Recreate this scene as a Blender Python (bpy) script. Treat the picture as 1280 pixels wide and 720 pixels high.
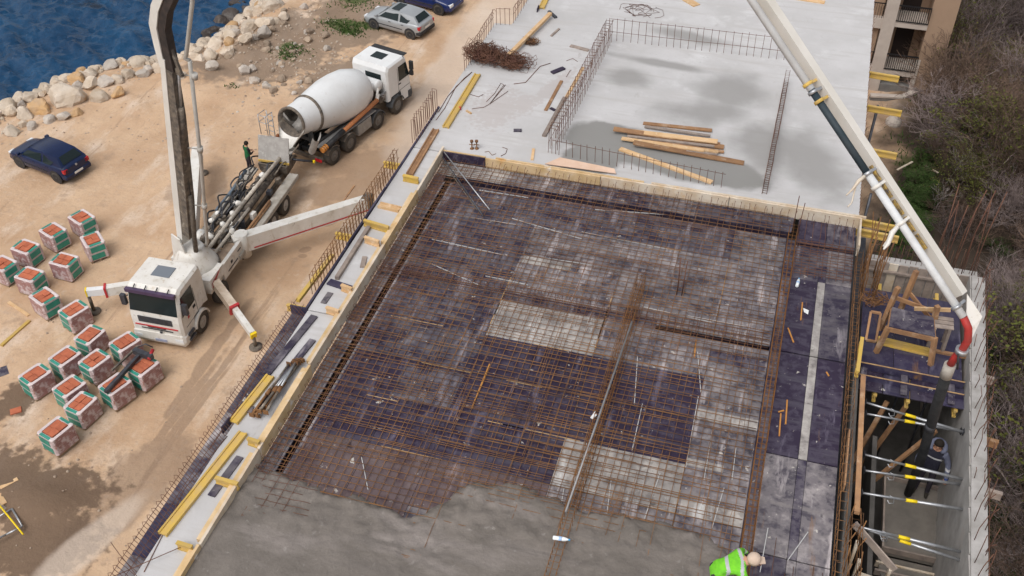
import bpy, bmesh, math, random
from mathutils import Vector, Matrix, noise
V = Vector
R = math.radians
rnd = random.Random(7)
scene = bpy.context.scene
for o in list(bpy.data.objects):
    bpy.data.objects.remove(o)
col = scene.collection

# ------------------------------------------------------------------ camera
CAM_H = 16.5                       # metres above the concrete slab (z = 0)
LOT = -13.5                        # level of the yard below
FPX, PITCH, ROLL, YAW = 1300.0, R(41.243), R(-.596), R(-16.781)
fwd = V((math.sin(YAW)*math.cos(PITCH), math.cos(YAW)*math.cos(PITCH), -math.sin(PITCH)))
_r = V((math.cos(YAW), -math.sin(YAW), 0)); _u = _r.cross(fwd)
CR = _r*math.cos(ROLL) + _u*math.sin(ROLL)
CU = _u*math.cos(ROLL) - _r*math.sin(ROLL)
cam_d = bpy.data.cameras.new('camera'); cam = bpy.data.objects.new('camera', cam_d); col.objects.link(cam)
cam_d.sensor_width = 36; cam_d.lens = 36*FPX/1280; cam_d.clip_end = 600; cam_d.clip_start = .1
m = Matrix((CR, CU, -fwd)).transposed().to_4x4(); m.translation = V((0, 0, CAM_H)); cam.matrix_world = m
scene.camera = cam
# ------------------------------------------------------------------ light: overcast
SUN_EL, SUN_AZ = R(58), R(200)
w = bpy.data.worlds.new('World'); scene.world = w; w.use_nodes = True
nt = w.node_tree; nt.nodes.clear()
sky = nt.nodes.new('ShaderNodeTexSky'); sky.sky_type = 'NISHITA'; sky.sun_disc = False
sky.sun_elevation = SUN_EL; sky.sun_rotation = SUN_AZ; sky.dust_density = 4; sky.air_density = 1.2
hs = nt.nodes.new('ShaderNodeHueSaturation'); hs.inputs['Saturation'].default_value = .22
bg = nt.nodes.new('ShaderNodeBackground'); bg.inputs[1].default_value = .13
wo = nt.nodes.new('ShaderNodeOutputWorld')
nt.links.new(sky.outputs[0], hs.inputs['Color']); nt.links.new(hs.outputs[0], bg.inputs[0]); nt.links.new(bg.outputs[0], wo.inputs[0])
sd = bpy.data.lights.new('sun', 'SUN'); sd.energy = 1.0; sd.angle = R(40); sd.color = (1, .95, .88)
so = bpy.data.objects.new('sun', sd); col.objects.link(so)
sdir = V((math.sin(SUN_AZ)*math.cos(SUN_EL), math.cos(SUN_AZ)*math.cos(SUN_EL), math.sin(SUN_EL)))
so.rotation_euler = (-sdir).to_track_quat('-Z', 'Y').to_euler(); so.location = (0, 0, 60)
vs = scene.view_settings
vs.view_transform = 'Standard'; vs.look = 'None'; vs.gamma = 1; vs.exposure = 0.32; vs.use_curve_mapping = False

def P(x, y, z=0.0):
    """point on level z seen at photo pixel x, y"""
    d = fwd*FPX + CR*(x-640) - CU*(y-360)
    return V((0, 0, CAM_H)) + d*((z-CAM_H)/d.z)

# ------------------------------------------------------------------ materials
MATS = {}
def mat(name, c1, c2=None, sc=3.0, rough=.75, metal=0.0, bump=0.0, bsc=None, spots=(), rv=0.0, det=6.0,
        stretch=None, coord='pos', thr=(.35, .65), spec=None, alpha=None):
    """two-tone procedural noise material; spots = [(colour, scale, lo, hi, stretch)]"""
    if name in MATS: return MATS[name]
    M = bpy.data.materials.new(name); M.use_nodes = True; n = M.node_tree.nodes; l = M.node_tree.links
    b = n['Principled BSDF']; b.inputs['Roughness'].default_value = rough; b.inputs['Metallic'].default_value = metal
    b.inputs['Specular IOR Level'].default_value = spec if spec is not None else (.22 if rough > .45 and metal < .2 else .5)
    if coord == 'pos':
        src = n.new('ShaderNodeNewGeometry').outputs['Position']
    else:
        src = n.new('ShaderNodeTexCoord').outputs['Object']
    def vec(st):
        if not st: return src
        mp = n.new('ShaderNodeMapping'); mp.inputs['Scale'].default_value = st[:3]
        if len(st) > 3: mp.inputs['Rotation'].default_value = (0, 0, st[3])
        l.new(src, mp.inputs[0]); return mp.outputs[0]
    def nz(scale, st=None, d=det):
        t = n.new('ShaderNodeTexNoise'); t.inputs['Scale'].default_value = scale; t.inputs['Detail'].default_value = d
        t.inputs['Roughness'].default_value = .62
        l.new(vec(st), t.inputs['Vector']); return t.outputs['Fac']
    def ramp(f, lo, hi):
        r = n.new('ShaderNodeMapRange'); r.inputs[1].default_value = lo; r.inputs[2].default_value = hi
        l.new(f, r.inputs[0]); return r.outputs[0]
    def mix(f, a, bcol):
        x = n.new('ShaderNodeMix'); x.data_type = 'RGBA'; l.new(f, x.inputs[0])
        if isinstance(a, tuple): x.inputs[6].default_value = (*a, 1)
        else: l.new(a, x.inputs[6])
        x.inputs[7].default_value = (*bcol, 1); return x.outputs[2]
    c = c1
    if c2: c = mix(ramp(nz(sc, stretch), *thr), c1, c2)
    for s in spots:
        c = mix(ramp(nz(s[1], s[4] if len(s) > 4 else None), s[2], s[3]), c, s[0])
    if rv:
        h = n.new('ShaderNodeHueSaturation'); oi = n.new('ShaderNodeObjectInfo')
        r = n.new('ShaderNodeMapRange'); r.inputs[3].default_value = 1-rv; r.inputs[4].default_value = 1+rv
        l.new(oi.outputs['Random'], r.inputs[0]); l.new(r.outputs[0], h.inputs['Value'])
        if isinstance(c, tuple): h.inputs['Color'].default_value = (*c, 1)
        else: l.new(c, h.inputs['Color'])
        c = h.outputs[0]
    if isinstance(c, tuple): b.inputs['Base Color'].default_value = (*c, 1)
    else: l.new(c, b.inputs['Base Color'])
    if bump:
        bp = n.new('ShaderNodeBump'); bp.inputs['Strength'].default_value = 1; bp.inputs['Distance'].default_value = bump
        l.new(nz(bsc or sc*3), bp.inputs['Height']); l.new(bp.outputs[0], b.inputs['Normal'])
    M['_n'] = 1
    MATS[name] = M
    return M

# ------------------------------------------------------------------ mesh builder
Z = V((0, 0, 1))
class MB:
    def __init__(s): s.v = []; s.f = []; s.mi = []; s.m = 0; s.sm = []
    def add(s, vs_, fs, smooth=False):
        k = len(s.v); s.v += [V(a) for a in vs_]
        for f in fs: s.f.append([k+i for i in f]); s.mi.append(s.m); s.sm.append(smooth)
        return s
    def box(s, c, size, rz=0, M=None):
        x, y, z = [a/2 for a in size]; T = Matrix.Translation(V(c)) @ Matrix.Rotation(rz, 4, 'Z') if M is None else M
        if M is not None: T = M @ Matrix.Translation(V(c))
        p = [T @ V((a*x, b*y, d*z)) for d in (-1, 1) for a, b in ((-1, -1), (1, -1), (1, 1), (-1, 1))]
        return s.add(p, BOXF)
    def beam(s, a, b, w, h, up=Z, off=(0, 0)):
        a = V(a); b = V(b); d = (b-a).normalized(); sd_ = d.cross(up)
        if sd_.length < 1e-4: sd_ = d.cross(V((1, 0, 0)))
        sd_.normalize(); u = sd_.cross(d)
        o = sd_*off[0] + u*off[1]
        p = []
        for e in (a, b):
            for q, r_ in ((-1, -1), (1, -1), (1, 1), (-1, 1)): p.append(e + o + sd_*(q*w/2) + u*(r_*h/2))
        return s.add(p, [(0, 3, 2, 1), (4, 5, 6, 7), (0, 1, 5, 4), (1, 2, 6, 5), (2, 3, 7, 6), (3, 0, 4, 7)])
    def tube(s, a, b, r, r1=None, n=6, smooth=True, cap=True):
        return s.path([a, b], [r, r if r1 is None else r1], n, smooth, cap)
    def path(s, pts, r, n=6, smooth=True, cap=True):
        pts = [V(p) for p in pts]; k = len(s.v); N = len(pts)
        rr = r if isinstance(r, (list, tuple)) else [r]*N
        pu = None; vv = []
        for i, p in enumerate(pts):
            d = (pts[min(i+1, N-1)] - pts[max(i-1, 0)])
            if d.length < 1e-9: d = V((0, 0, 1))
            d.normalize()
            if pu is None: u = d.orthogonal().normalized()
            else:
                u = pu - d*pu.dot(d)
                u = u.normalized() if u.length > 1e-6 else d.orthogonal().normalized()
            pu = u; w_ = d.cross(u)
            for j in range(n):
                t = 2*math.pi*j/n; vv.append(p + (u*math.cos(t) + w_*math.sin(t))*rr[i])
        fs = [(i*n+j, i*n+(j+1) % n, (i+1)*n+(j+1) % n, (i+1)*n+j) for i in range(N-1) for j in range(n)]
        s.add(vv, fs, smooth)
        if cap:
            s.f.append([k+j for j in range(n)][::-1]); s.f.append([k+(N-1)*n+j for j in range(n)]); s.mi += [s.m]*2; s.sm += [False]*2
        return s
    def lathe(s, prof, n=24, o=(0, 0, 0), ax=(0, 0, 1), smooth=True, cap=True):
        o = V(o); ax = V(ax).normalized(); u = ax.orthogonal().normalized(); w_ = ax.cross(u); k = len(s.v)
        vv = [o + ax*h + (u*math.cos(2*math.pi*j/n) + w_*math.sin(2*math.pi*j/n))*r for r, h in prof for j in range(n)]
        N = len(prof)
        s.add(vv, [(i*n+j, i*n+(j+1) % n, (i+1)*n+(j+1) % n, (i+1)*n+j) for i in range(N-1) for j in range(n)], smooth)
        if cap:
            s.f.append([k+j for j in range(n)][::-1]); s.f.append([k+(N-1)*n+j for j in range(n)]); s.mi += [s.m]*2; s.sm += [False]*2
        return s
    def loft(s, rings, cap=True, smooth=False, closed=True):
        n = len(rings[0]); k = len(s.v); vv = [p for r_ in rings for p in r_]
        jn = n if closed else n-1
        s.add(vv, [(i*n+j, i*n+(j+1) % n, (i+1)*n+(j+1) % n, (i+1)*n+j) for i in range(len(rings)-1) for j in range(jn)], smooth)
        if cap:
            s.f.append([k+j for j in range(n)][::-1]); s.f.append([k+(len(rings)-1)*n+j for j in range(n)]); s.mi += [s.m]*2; s.sm += [False]*2
        return s
    def prism(s, pts, ext):
        pts = [V(p) for p in pts]; e = V(ext); return s.loft([pts, [p+e for p in pts]])
    def plate(s, quad, t):
        q = [V(p) for p in quad]; nn = (q[1]-q[0]).cross(q[3]-q[0]).normalized(); return s.loft([[p - nn*t for p in q], [p + nn*t for p in q]])
    def chprism(s, prof, w_, bev):
        """profile (x,z) extruded along y with chamfered sides"""
        cx = sum(p[0] for p in prof)/len(prof); cz = sum(p[1] for p in prof)/len(prof)
        def ring(y, k): return [V((p[0] + (k if p[0] < cx else -k), y, p[1] + (k*.7 if p[1] < cz else -k))) for p in prof]
        return s.loft([ring(-w_/2, bev), ring(-w_/2+bev, 0), ring(w_/2-bev, 0), ring(w_/2, bev)])
    def xf(s, M):
        s.v = [M @ a for a in s.v]; return s
    def build(s, name, mats, parent=None, world=False, loc=None):
        if not isinstance(mats, (list, tuple)): mats = [mats]
        vs_ = s.v
        if parent is not None and world:
            Mi = parent.matrix_basis.inverted(); vs_ = [Mi @ a for a in vs_]
        l0 = None
        if parent is None:
            if loc is None:
                xs = [a.x for a in vs_]; ys = [a.y for a in vs_]; zs = [a.z for a in vs_]
                l0 = V(((min(xs)+max(xs))/2, (min(ys)+max(ys))/2, min(zs)))
            else: l0 = V(loc)
            vs_ = [a-l0 for a in vs_]
        me = bpy.data.meshes.new(name); me.from_pydata([tuple(a) for a in vs_], [], s.f)
        for mt in mats: me.materials.append(mt)
        if len(mats) > 1: me.polygons.foreach_set('material_index', s.mi)
        me.polygons.foreach_set('use_smooth', s.sm); me.update()
        o = bpy.data.objects.new(name, me); col.objects.link(o)
        if parent is not None: o.parent = parent
        else: o.location = l0
        return o
BOXF = [(0, 3, 2, 1), (4, 5, 6, 7), (0, 1, 5, 4), (1, 2, 6, 5), (2, 3, 7, 6), (3, 0, 4, 7)]
def tag(o, label, cat, group=None):
    o['label'] = label; o['category'] = cat
    if group: o['group'] = group
    return o
def struct(o): o['kind'] = 'structure'; return o
def stuff(o): o['kind'] = 'stuff'; return o
def thing(name, label, cat, loc=(0, 0, 0), rz=0, group=None):
    o = bpy.data.objects.new(name, None); col.objects.link(o); o.empty_display_size = .2
    o.location = loc; o.rotation_euler = (0, 0, rz)
    o.matrix_basis = Matrix.Translation(V(loc)) @ Matrix.Rotation(rz, 4, 'Z')
    return tag(o, label, cat, group)
def copy_tree(o, parent=None):
    c = o.copy(); col.objects.link(c)
    if parent is not None: c.parent = parent
    for ch in list(o.children): copy_tree(ch, c)
    return c
def wob(a, b, amp, seg=5, rg=rnd):
    a = V(a); b = V(b); out = []
    for i in range(seg+1):
        p = a.lerp(b, i/seg)
        if 0 < i < seg: p = p + V((rg.uniform(-amp, amp), rg.uniform(-amp, amp), rg.uniform(-amp, amp)*.4))
        out.append(p)
    return out
def curve(pts, n=6):
    pts = [V(p) for p in pts]; out = []
    for i in range(len(pts)-1):
        p0, p1, p2, p3 = pts[max(0, i-1)], pts[i], pts[i+1], pts[min(len(pts)-1, i+2)]
        for k in range(n):
            t = k/n; out.append(.5*((2*p1)+(p2-p0)*t+(2*p0-5*p1+4*p2-p3)*t*t+(3*p1-p0-3*p2+p3)*t*t*t))
    return out+[pts[-1]]
def fbm(x, y, s=1.0, o=0.0):
    return noise.fractal(V((x*s+o, y*s-o, o*.7)), 1.0, 2.0, 4)
def sstep(a, b, x):
    t = max(0, min(1, (x-a)/(b-a))); return t*t*(3-2*t)

# palette -----------------------------------------------------------------
m_white_slab = None
m_conc = mat('concrete_grey', (.36, .35, .345), (.26, .255, .25), 2.5, .85, bump=.006, bsc=14, spots=[((.48, .47, .46), 1.1, .55, .75)])
m_concdark = mat('concrete_raw', (.22, .21, .2), (.15, .145, .14), 1.8, .9, bump=.01, bsc=10)
m_rust = mat('rebar_rust', (.15, .075, .038), (.27, .135, .055), 1.6, .85, spots=[((.07, .042, .036), .9, .55, .7), ((.3, .24, .2), 1.7, .64, .74)])
m_rust2 = mat('rebar_dark', (.115, .055, .042), (.17, .085, .055), 2.5, .85)
m_rustO = mat('rebar_orange', (.24, .105, .03), (.12, .055, .025), 2.2, .85)
m_steel = mat('galvanised', (.5, .51, .53), (.33, .34, .36), 6, .4, .7)
m_steeld = mat('steel_dark', (.09, .095, .11), (.05, .05, .06), 5, .45, .5)
m_yellow = mat('beam_yellow', (.58, .39, .08), (.5, .34, .13), 4, .55, spots=[((.5, .38, .2), 1.7, .6, .75)], rv=.12)
m_yellow2 = mat('tag_yellow', (.8, .58, .02), None, rough=.5)
m_timber = mat('timber_pale', (.62, .42, .24), (.5, .31, .15), 3, .75, stretch=(1, 1, 1), spots=[((.66, .5, .34), 6, .5, .7)], rv=.12)
m_timber2 = mat('timber_brown', (.36, .2, .1), (.25, .14, .08), 4, .8, rv=.2, spots=[((.45, .32, .22), 3, .55, .7)])
m_timberg = mat('timber_grey', (.33, .27, .23), (.22, .18, .16), 5, .85, rv=.15)
m_plyedge = mat('ply_edge', (.5, .33, .16), (.3, .18, .1), 6, .8)
m_white = mat('truck_white', (.72, .7, .67), (.6, .57, .52), 1.3, .45, det=9, spots=[((.42, .36, .29), 2.6, .58, .76), ((.3, .26, .22), 7, .64, .72), ((.5, .43, .35), 1.5, .6, .7, (3, 3, .5))])
m_whiteclean = mat('paint_white', (.72, .73, .74), (.64, .64, .64), .9, .4, det=9, spots=[((.52, .49, .46), 3.2, .62, .8), ((.42, .4, .38), 9, .66, .74)])
m_grime = mat('grimy_metal', (.2, .165, .13), (.075, .065, .06), 5, .8, spots=[((.42, .38, .33), 2.2, .58, .74)])
m_black = mat('black_plastic', (.025, .025, .028), (.04, .04, .042), 6, .55)
m_rubber = mat('tyre_rubber', (.05, .047, .045), (.1, .085, .07), 3, .9)
m_glass = mat('dark_glass', (.012, .02, .022), None, rough=.1, spec=.28)
m_red = mat('red_paint', (.5, .03, .03), (.4, .02, .03), 3, .45)
m_skin = mat('skin', (.5, .27, .18), None, rough=.6)
m_hair = mat('hair', (.02, .015, .012), None, rough=.8)
# ------------------------------------------------------------------ setting
def blobs(M, lst, colr, amt=1.0, ns=1.2, na=.9, rough=None, lo=.75, hi=1.15):
    """soft-edged stains, or painted shade, with a ragged outline at given places on a surface: (cx, cy, rx, ry, angle)"""
    n = M.node_tree.nodes; l = M.node_tree.links; b = n['Principled BSDF']
    pos = n.new('ShaderNodeNewGeometry').outputs['Position']
    t = n.new('ShaderNodeTexNoise'); t.inputs['Scale'].default_value = ns; t.inputs['Detail'].default_value = 5
    l.new(pos, t.inputs['Vector'])
    acc = None
    for cx, cy, rx, ry, an in lst:
        s = n.new('ShaderNodeVectorMath'); s.operation = 'SUBTRACT'; l.new(pos, s.inputs[0]); s.inputs[1].default_value = (cx, cy, 0)
        mp = n.new('ShaderNodeMapping'); mp.vector_type = 'TEXTURE'; mp.inputs['Rotation'].default_value = (0, 0, an)
        mp.inputs['Scale'].default_value = (rx, ry, 1e6); l.new(s.outputs[0], mp.inputs[0])
        ln = n.new('ShaderNodeVectorMath'); ln.operation = 'LENGTH'; l.new(mp.outputs[0], ln.inputs[0])
        a = n.new('ShaderNodeMath'); a.operation = 'MULTIPLY_ADD'; l.new(t.outputs['Fac'], a.inputs[0]); a.inputs[1].default_value = na
        sb = n.new('ShaderNodeMath'); sb.operation = 'SUBTRACT'; l.new(ln.outputs['Value'], sb.inputs[0]); sb.inputs[1].default_value = na*.5
        l.new(sb.outputs[0], a.inputs[2])
        r = n.new('ShaderNodeMapRange'); r.interpolation_type = 'SMOOTHSTEP'
        r.inputs[1].default_value = hi; r.inputs[2].default_value = lo; l.new(a.outputs[0], r.inputs[0])
        if acc is None: acc = r.outputs[0]
        else:
            mx = n.new('ShaderNodeMath'); mx.operation = 'MAXIMUM'; l.new(acc, mx.inputs[0]); l.new(r.outputs[0], mx.inputs[1]); acc = mx.outputs[0]
    k = n.new('ShaderNodeMath'); k.operation = 'MULTIPLY'; l.new(acc, k.inputs[0]); k.inputs[1].default_value = amt
    x = n.new('ShaderNodeMix'); x.data_type = 'RGBA'; l.new(k.outputs[0], x.inputs[0])
    old = b.inputs['Base Color'].links
    if old: l.new(old[0].from_socket, x.inputs[6])
    else: x.inputs[6].default_value = b.inputs['Base Color'].default_value
    x.inputs[7].default_value = (*colr, 1); l.new(x.outputs[2], b.inputs['Base Color'])
    if rough is not None:
        q = n.new('ShaderNodeMapRange'); q.inputs[3].default_value = b.inputs['Roughness'].default_value; q.inputs[4].default_value = rough
        l.new(k.outputs[0], q.inputs[0]); l.new(q.outputs[0], b.inputs['Roughness'])
def PB(x, y, z, rx, ry, an=0.0):
    p = P(x, y, z); return (p.x, p.y, rx, ry, an)

SEA = LOT - 2.0
m_lot = mat('sandy_yard', (.56, .395, .265), (.43, .28, .175), .35, .92, bump=.06, bsc=3.4, det=9, thr=(.36, .66), spots=[
    ((.6, .475, .375), .5, .54, .68, (1, .45, 1, .2)), ((.33, .22, .145), 1.3, .6, .72, (1.4, .1, 1, -.06)),
    ((.35, .245, .17), .9, .58, .72), ((.46, .33, .235), 5, .55, .7), ((.38, .28, .2), 11, .6, .72), ((.56, .46, .37), 14, .7, .78), ((.2, .145, .11), 7, .66, .8), ((.52, .4, .3), 2.6, .6, .75)])
blobs(m_lot, [PB(480, 205, LOT, 3.2, 1.6, .5), PB(520, 120, LOT, 2.2, .9, .8), PB(430, 235, LOT, 3, 1.1, .6), PB(250, 230, LOT, 1.4, 2.2),
              PB(382, 312, LOT, .3, .2, .6), PB(378, 320, LOT, .2, .15, .4), PB(405, 280, LOT, .5, .2, .4)], (.27, .18, .12), .6, 1.4, 1.5)
blobs(m_lot, [PB(212, 530, LOT, .2, 4.5, -.03), PB(232, 520, LOT, .16, 5.5, -.03), PB(222, 545, LOT, .12, 4, -.03), PB(150, 640, LOT, .8, 3.2, -.4), PB(185, 585, LOT, 1.1, 2.2, -.35), PB(262, 445, LOT, .25, 4, 0)],
      (.24, .165, .115), .6, 1.6, 1.3)
blobs(m_lot, [PB(45, 620, LOT, 2.8, 1.5, .3), PB(0, 600, LOT, 2, 1.6, 0), PB(50, 680, LOT, 2.2, 1.6, .2), PB(20, 500, LOT, .8, 1.2, 0)], (.135, .09, .062), .9, 2.6, 1.7)
blobs(m_lot, [PB(330, 80, LOT, 4.2, 2.2, .6), PB(390, 45, LOT, 5, 2.6, .5), PB(420, 95, LOT, 1.6, 2.6, -.4), PB(440, 20, LOT, 3, 3, 0)], (.2, .148, .11), .8, 1.6, 1.7)
blobs(m_lot, [PB(590, 60, LOT, 1.8, 14, 0), PB(520, 235, LOT, 1.6, 8, 0), PB(110, 680, LOT, .7, 2.4, -.3)], (.58, .48, .4), .6, .5, .8)
blobs(m_lot, [PB(x, y, LOT, rx, ry) for x, y, rx, ry in ((425, 33, 1.0, .7), (437, 40, .7, .6), (365, 62, .8, .5), (358, 72, .4, .3), (455, 32, .8, .4), (440, 0, 1.2, 1))], (.06, .09, .025), .8, 2.5, 1.9)
blobs(m_lot, [(14, 46, 9.5, 26, 0), (12, 20, 7, 14, 0), (8, 36, 4, 14, 0)], (.04, .03, .024), .97, .4, .8)  # shadow gaps under the thicket, painted into the ground colour
blobs(m_lot, [PB(x, y, -15.4, rx, ry) for x, y, rx, ry in ((1145, 250, .9, 1.4), (1160, 205, 1.6, .8), (1235, 440, .8, 1.2), (1250, 700, .8, 1.4))], (.06, .075, .022), .7, 1.6, 1.6)

shore = [V((-70, -10)), V((-56, 20))] + [P(x, y, SEA).xy for x, y in ((-60, 188), (0, 148), (60, 121), (120, 98), (170, 88), (215, 84), (255, 64), (290, 38), (318, 10), (345, -25))] + [V((-32.5, 62)), V((-33, 90)), V((-30, 160))]
def sdist(poly, x, y):
    p = V((x, y)); best = 1e9; sg = 1
    for a, b in zip(poly, poly[1:]):
        d = b-a; t = max(0, min(1, (p-a).dot(d)/d.length_squared)); q = a+d*t; e = (p-q).length
        if e < best: best = e; sg = 1 if d.x*(p.y-a.y) - d.y*(p.x-a.x) < 0 else -1
    return best*sg
def ground_z(x, y):
    if x < -18:
        d = sdist(shore, x, y)
        z = LOT + (SEA-1.6-LOT)*(1-sstep(-3.0, 3.6, d))
        if y > 38 and x > -34: z += .35*sstep(2, 5, d)*(1-sstep(6, 11, d))*(1+1.2*fbm(x, y, .5, 3))
    else: z = LOT
    z -= 2.0*sstep(-2, 3.5, x)
    if x > 6: z += 1.5*sstep(7, 22, x) + .35*fbm(x, y, .25, 9)
    z += .09*fbm(x, y, .35) + .035*fbm(x, y, 1.6, 5)
    b = P(40, 625, LOT); e = math.hypot((x-b.x)/2.8, (y-b.y)/1.3); z += .45*max(0, 1-e)*(1+.8*fbm(x, y, 1.1, 2))
    return z
def axis(segs):
    out = []
    for a, b, st in segs:
        k = max(1, round((b-a)/st)); out += [a+(b-a)*i/k for i in range(k)]
    return out + [segs[-1][1]]
def sheet(name, xs, ys, fz, m_, smooth=True):
    g = MB(); nx = len(xs)
    g.add([(x, y, fz(x, y)) for y in ys for x in xs], [(j*nx+i, j*nx+i+1, (j+1)*nx+i+1, (j+1)*nx+i) for j in range(len(ys)-1) for i in range(nx-1)], smooth)
    return struct(g.build(name, m_, loc=(0, 0, 0)))
sheet('ground', axis([(-300, -60, 40), (-60, -10, .45), (-10, 5, 2.5), (5, 24, .8), (24, 60, 6), (60, 300, 60)]),
      axis([(-200, 0, 40), (0, 10, 2), (10, 72, .5), (72, 100, 4), (100, 400, 60)]), ground_z, m_lot)
m_sea = mat('sea_water', (.003, .03, .08), (.008, .055, .13), .25, .2, spots=[((.012, .016, .026), .3, .6, .75)], bump=.09, bsc=2.4, spec=.3)
def sea_z(x, y):
    u = x*.55 + y*.83; w_ = x*.83 - y*.55
    return SEA + .10*math.sin(u*2.3 + 1.5*fbm(x, y, .3)) + .3*fbm(u*1.0, w_*.3, 1.3, 1) + .2*fbm(u, w_*.45, 3.2, 4)
sheet('sea', axis([(-400, -75, 60), (-75, -28, .28)]), axis([(-200, 20, 40), (20, 75, .28), (75, 130, 8), (130, 400, 60)]), sea_z, m_sea)

# ---- the building under construction: one thing with its slab, formwork deck, boards ...
XL, XR, YD = -8.94, 2.47, 23.05          # deck edges
bld = thing('building_shell', 'unfinished concrete building with white roof slab and formwork deck', 'building', (-3.5, 24, LOT-.2))
m_slab = mat('slab_concrete', (.52, .51, .515), (.44, .43, .43), .55, .8, bump=.004, bsc=9, det=10, spots=[((.57, .565, .57), .8, .55, .7), ((.42, .41, .405), 5, .6, .72), ((.36, .335, .325), 2.2, .66, .74, (1, .25, 1, .4)), ((.45, .435, .43), 1.4, .52, .64, (.25, 2.4, 1, .1)), ((.34, .32, .31), 13, .68, .74), ((.47, .455, .45), 22, .55, .7)])
dampl = [PB(770, 178, 0, 1.7, 1.05, -.1), PB(860, 205, 0, 2.6, .85, -.15), PB(735, 200, 0, .9, .8)]
blobs(m_slab, dampl, (.22, .215, .205), .92, 1.1, .6, rough=.7, lo=.82, hi=1.02)
blobs(m_slab, [PB(785, 97, 0, .85, .6), PB(915, 112, 0, 1.1, 1.3, .4), PB(860, 45, 0, 1.5, .35, -.1), PB(880, 140, 0, 1.6, .8, .3), PB(1010, 200, 0, 1.1, 2.2, .5), PB(960, 185, 0, 1.2, 1.5, .2), PB(830, 80, 0, 2, .25, -.1)],
      (.27, .262, .255), .85, .9, 1.2, lo=.35, hi=1.3)
blobs(m_slab, [PB(655, 130, 0, .4, .6), PB(620, 135, 0, .7, 1.2), PB(690, 110, 0, .25, 1.5, -.3)], (.42, .38, .37), .6, 7, 2.4)
g = MB()
g.prism([(-9.84, YD+.06, -.26), (XR-.02, YD+.06, -.26), (XR-.02, 44, -.26), (-9.2, 44, -.26), (-9.26, 31, -.26), (-9.84, 30.95, -.26)], (0, 0, .26))
g.build('slab', m_slab, bld, True)
g = MB(); g.box((-9.425, (15.95+YD)/2+.02, -.13), (.83, YD-15.95, .258)); g.box((-9.42, 10.96, -.132), (.82, 9.94, .258))
g.build('slab', m_slab, bld, True)
# walls and floors below (hidden from above, there for any other viewpoint)
g = MB()
for k in range(4): g.box((-3.7, 24, -3.2-3.0*k), (12.1, 38, .25))
g.build('floor_slab', m_conc, bld, True)
g = MB()
for x in (-9.2, -5, -1, 2.0):
    for y in (7, 12, 17, 22, 27, 32, 37, 42): g.box((x, y, -8.3), (.35, .35, 15.2))
g.build('column', m_conc, bld, True)
g = MB(); g.box((-3.5, 24, -8.6), (10.9, 37, 15)); g.build('core_wall', m_concdark, bld, True)

# ---- formwork deck
DZ = -.25
def ply(name, base, film, lo, hi, rv=.1, extra=()):
    return mat(name, base, film, 2.1, .5, thr=(lo, hi), rv=rv, bump=.002, bsc=20, det=12, spots=[
        (tuple(a*.7 for a in film), 1.6, .52, .66, (.35, 2.6, 1)), (tuple(a*.6+b*.4 for a, b in zip(base, film)), 5.5, .5, .6), (tuple(min(.55, a*1.5) for a in film), 1.3, .58, .68, (2.2, .4, 1)), ((.44, .41, .38), 6.5, .655, .71), ((.23, .12, .05), 1.9, .63, .74, (1.5, .2, 1)), ((.5, .47, .43), 3.4, .68, .7), (tuple(a*.6 for a in base), 3.3, .62, .74), *extra])
m_plyv = ply('ply_violet', (.03, .021, .042), (.1, .088, .12), .52, .78)
m_plyd = ply('ply_violet_dirty', (.036, .029, .052), (.175, .158, .175), .45, .66)
m_plyg = ply('ply_cement_film', (.07, .062, .078), (.29, .262, .265), .42, .62)
m_plyw = ply('ply_cement_white', (.18, .163, .158), (.46, .43, .405), .4, .62)
m_plyb = ply('ply_brownish', (.075, .05, .056), (.17, .13, .13), .4, .7)
# sub-deck under the panels, with trenches left open for the beams
g = MB(); g.box((-3.2, 14.5, -.92), (12.0, 18, .1)); g.build('beam_formwork', m_steeld, bld, True)
xs = [-8.34, -5.65, -3.1, -.56, .74]
ysu = [22.1, 20.83, 19.55, 18.12]; ysl = [17.82, 16.55, 15.28, 14.02, 12.75, 11.48, 10.2, 8.92, 7.6, 6.3]
code = {  # rows from the far side, columns from the left
    0: 'dddg', 1: 'dggg', 2: 'dggg', 3: 'dwgg', 4: 'dvvg', 5: 'vvvg', 6: 'vvwg', 7: 'bbgg', 8: 'bggg', 9: 'gggg', 10: 'gggg', 11: 'gggg'}
pm = dict(v=m_plyv, d=m_plyd, g=m_plyg, w=m_plyw, b=m_plyb)
def panel(x0, x1, y0, y1, m_, dz=0.0):
    gg = .004
    q = MB(); q.box(((x0+x1)/2, (y0+y1)/2, DZ-.012+dz), (x1-x0-gg*2, y1-y0-gg*2, .024)); q.build('plywood_panel', m_, bld, True)
rows = list(zip(ysu, ysu[1:])) + list(zip(ysl, ysl[1:]))
for r_, (ya, yb) in enumerate(rows):
    for c_ in range(4):
        x0, x1 = xs[c_], xs[c_+1]; k = code[r_][c_]
        if c_ == 3 or rnd.random() < .45: panel(x0, x1, yb, ya, pm[k], rnd.uniform(-.004, .003))
        else:
            xm = (x0+x1)/2; k2 = k if rnd.random() < .75 else {'d': 'g', 'g': 'd', 'v': 'v', 'w': 'w', 'b': 'd'}[k]
            panel(x0, xm, yb, ya, pm[k], rnd.uniform(-.004, .003)); panel(xm, x1, yb, ya, pm[k2], rnd.uniform(-.004, .003))
y = 22.38
while y > 7:      # narrow strip between the left board and its beam trench
    h = rnd.choice((1.25, 2.5)); panel(XL, -8.62, max(6.3, y-h), y, rnd.choice((m_plyg, m_plyg, m_plyw, m_plyb)), -.002); y -= h
x = XL
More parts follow.
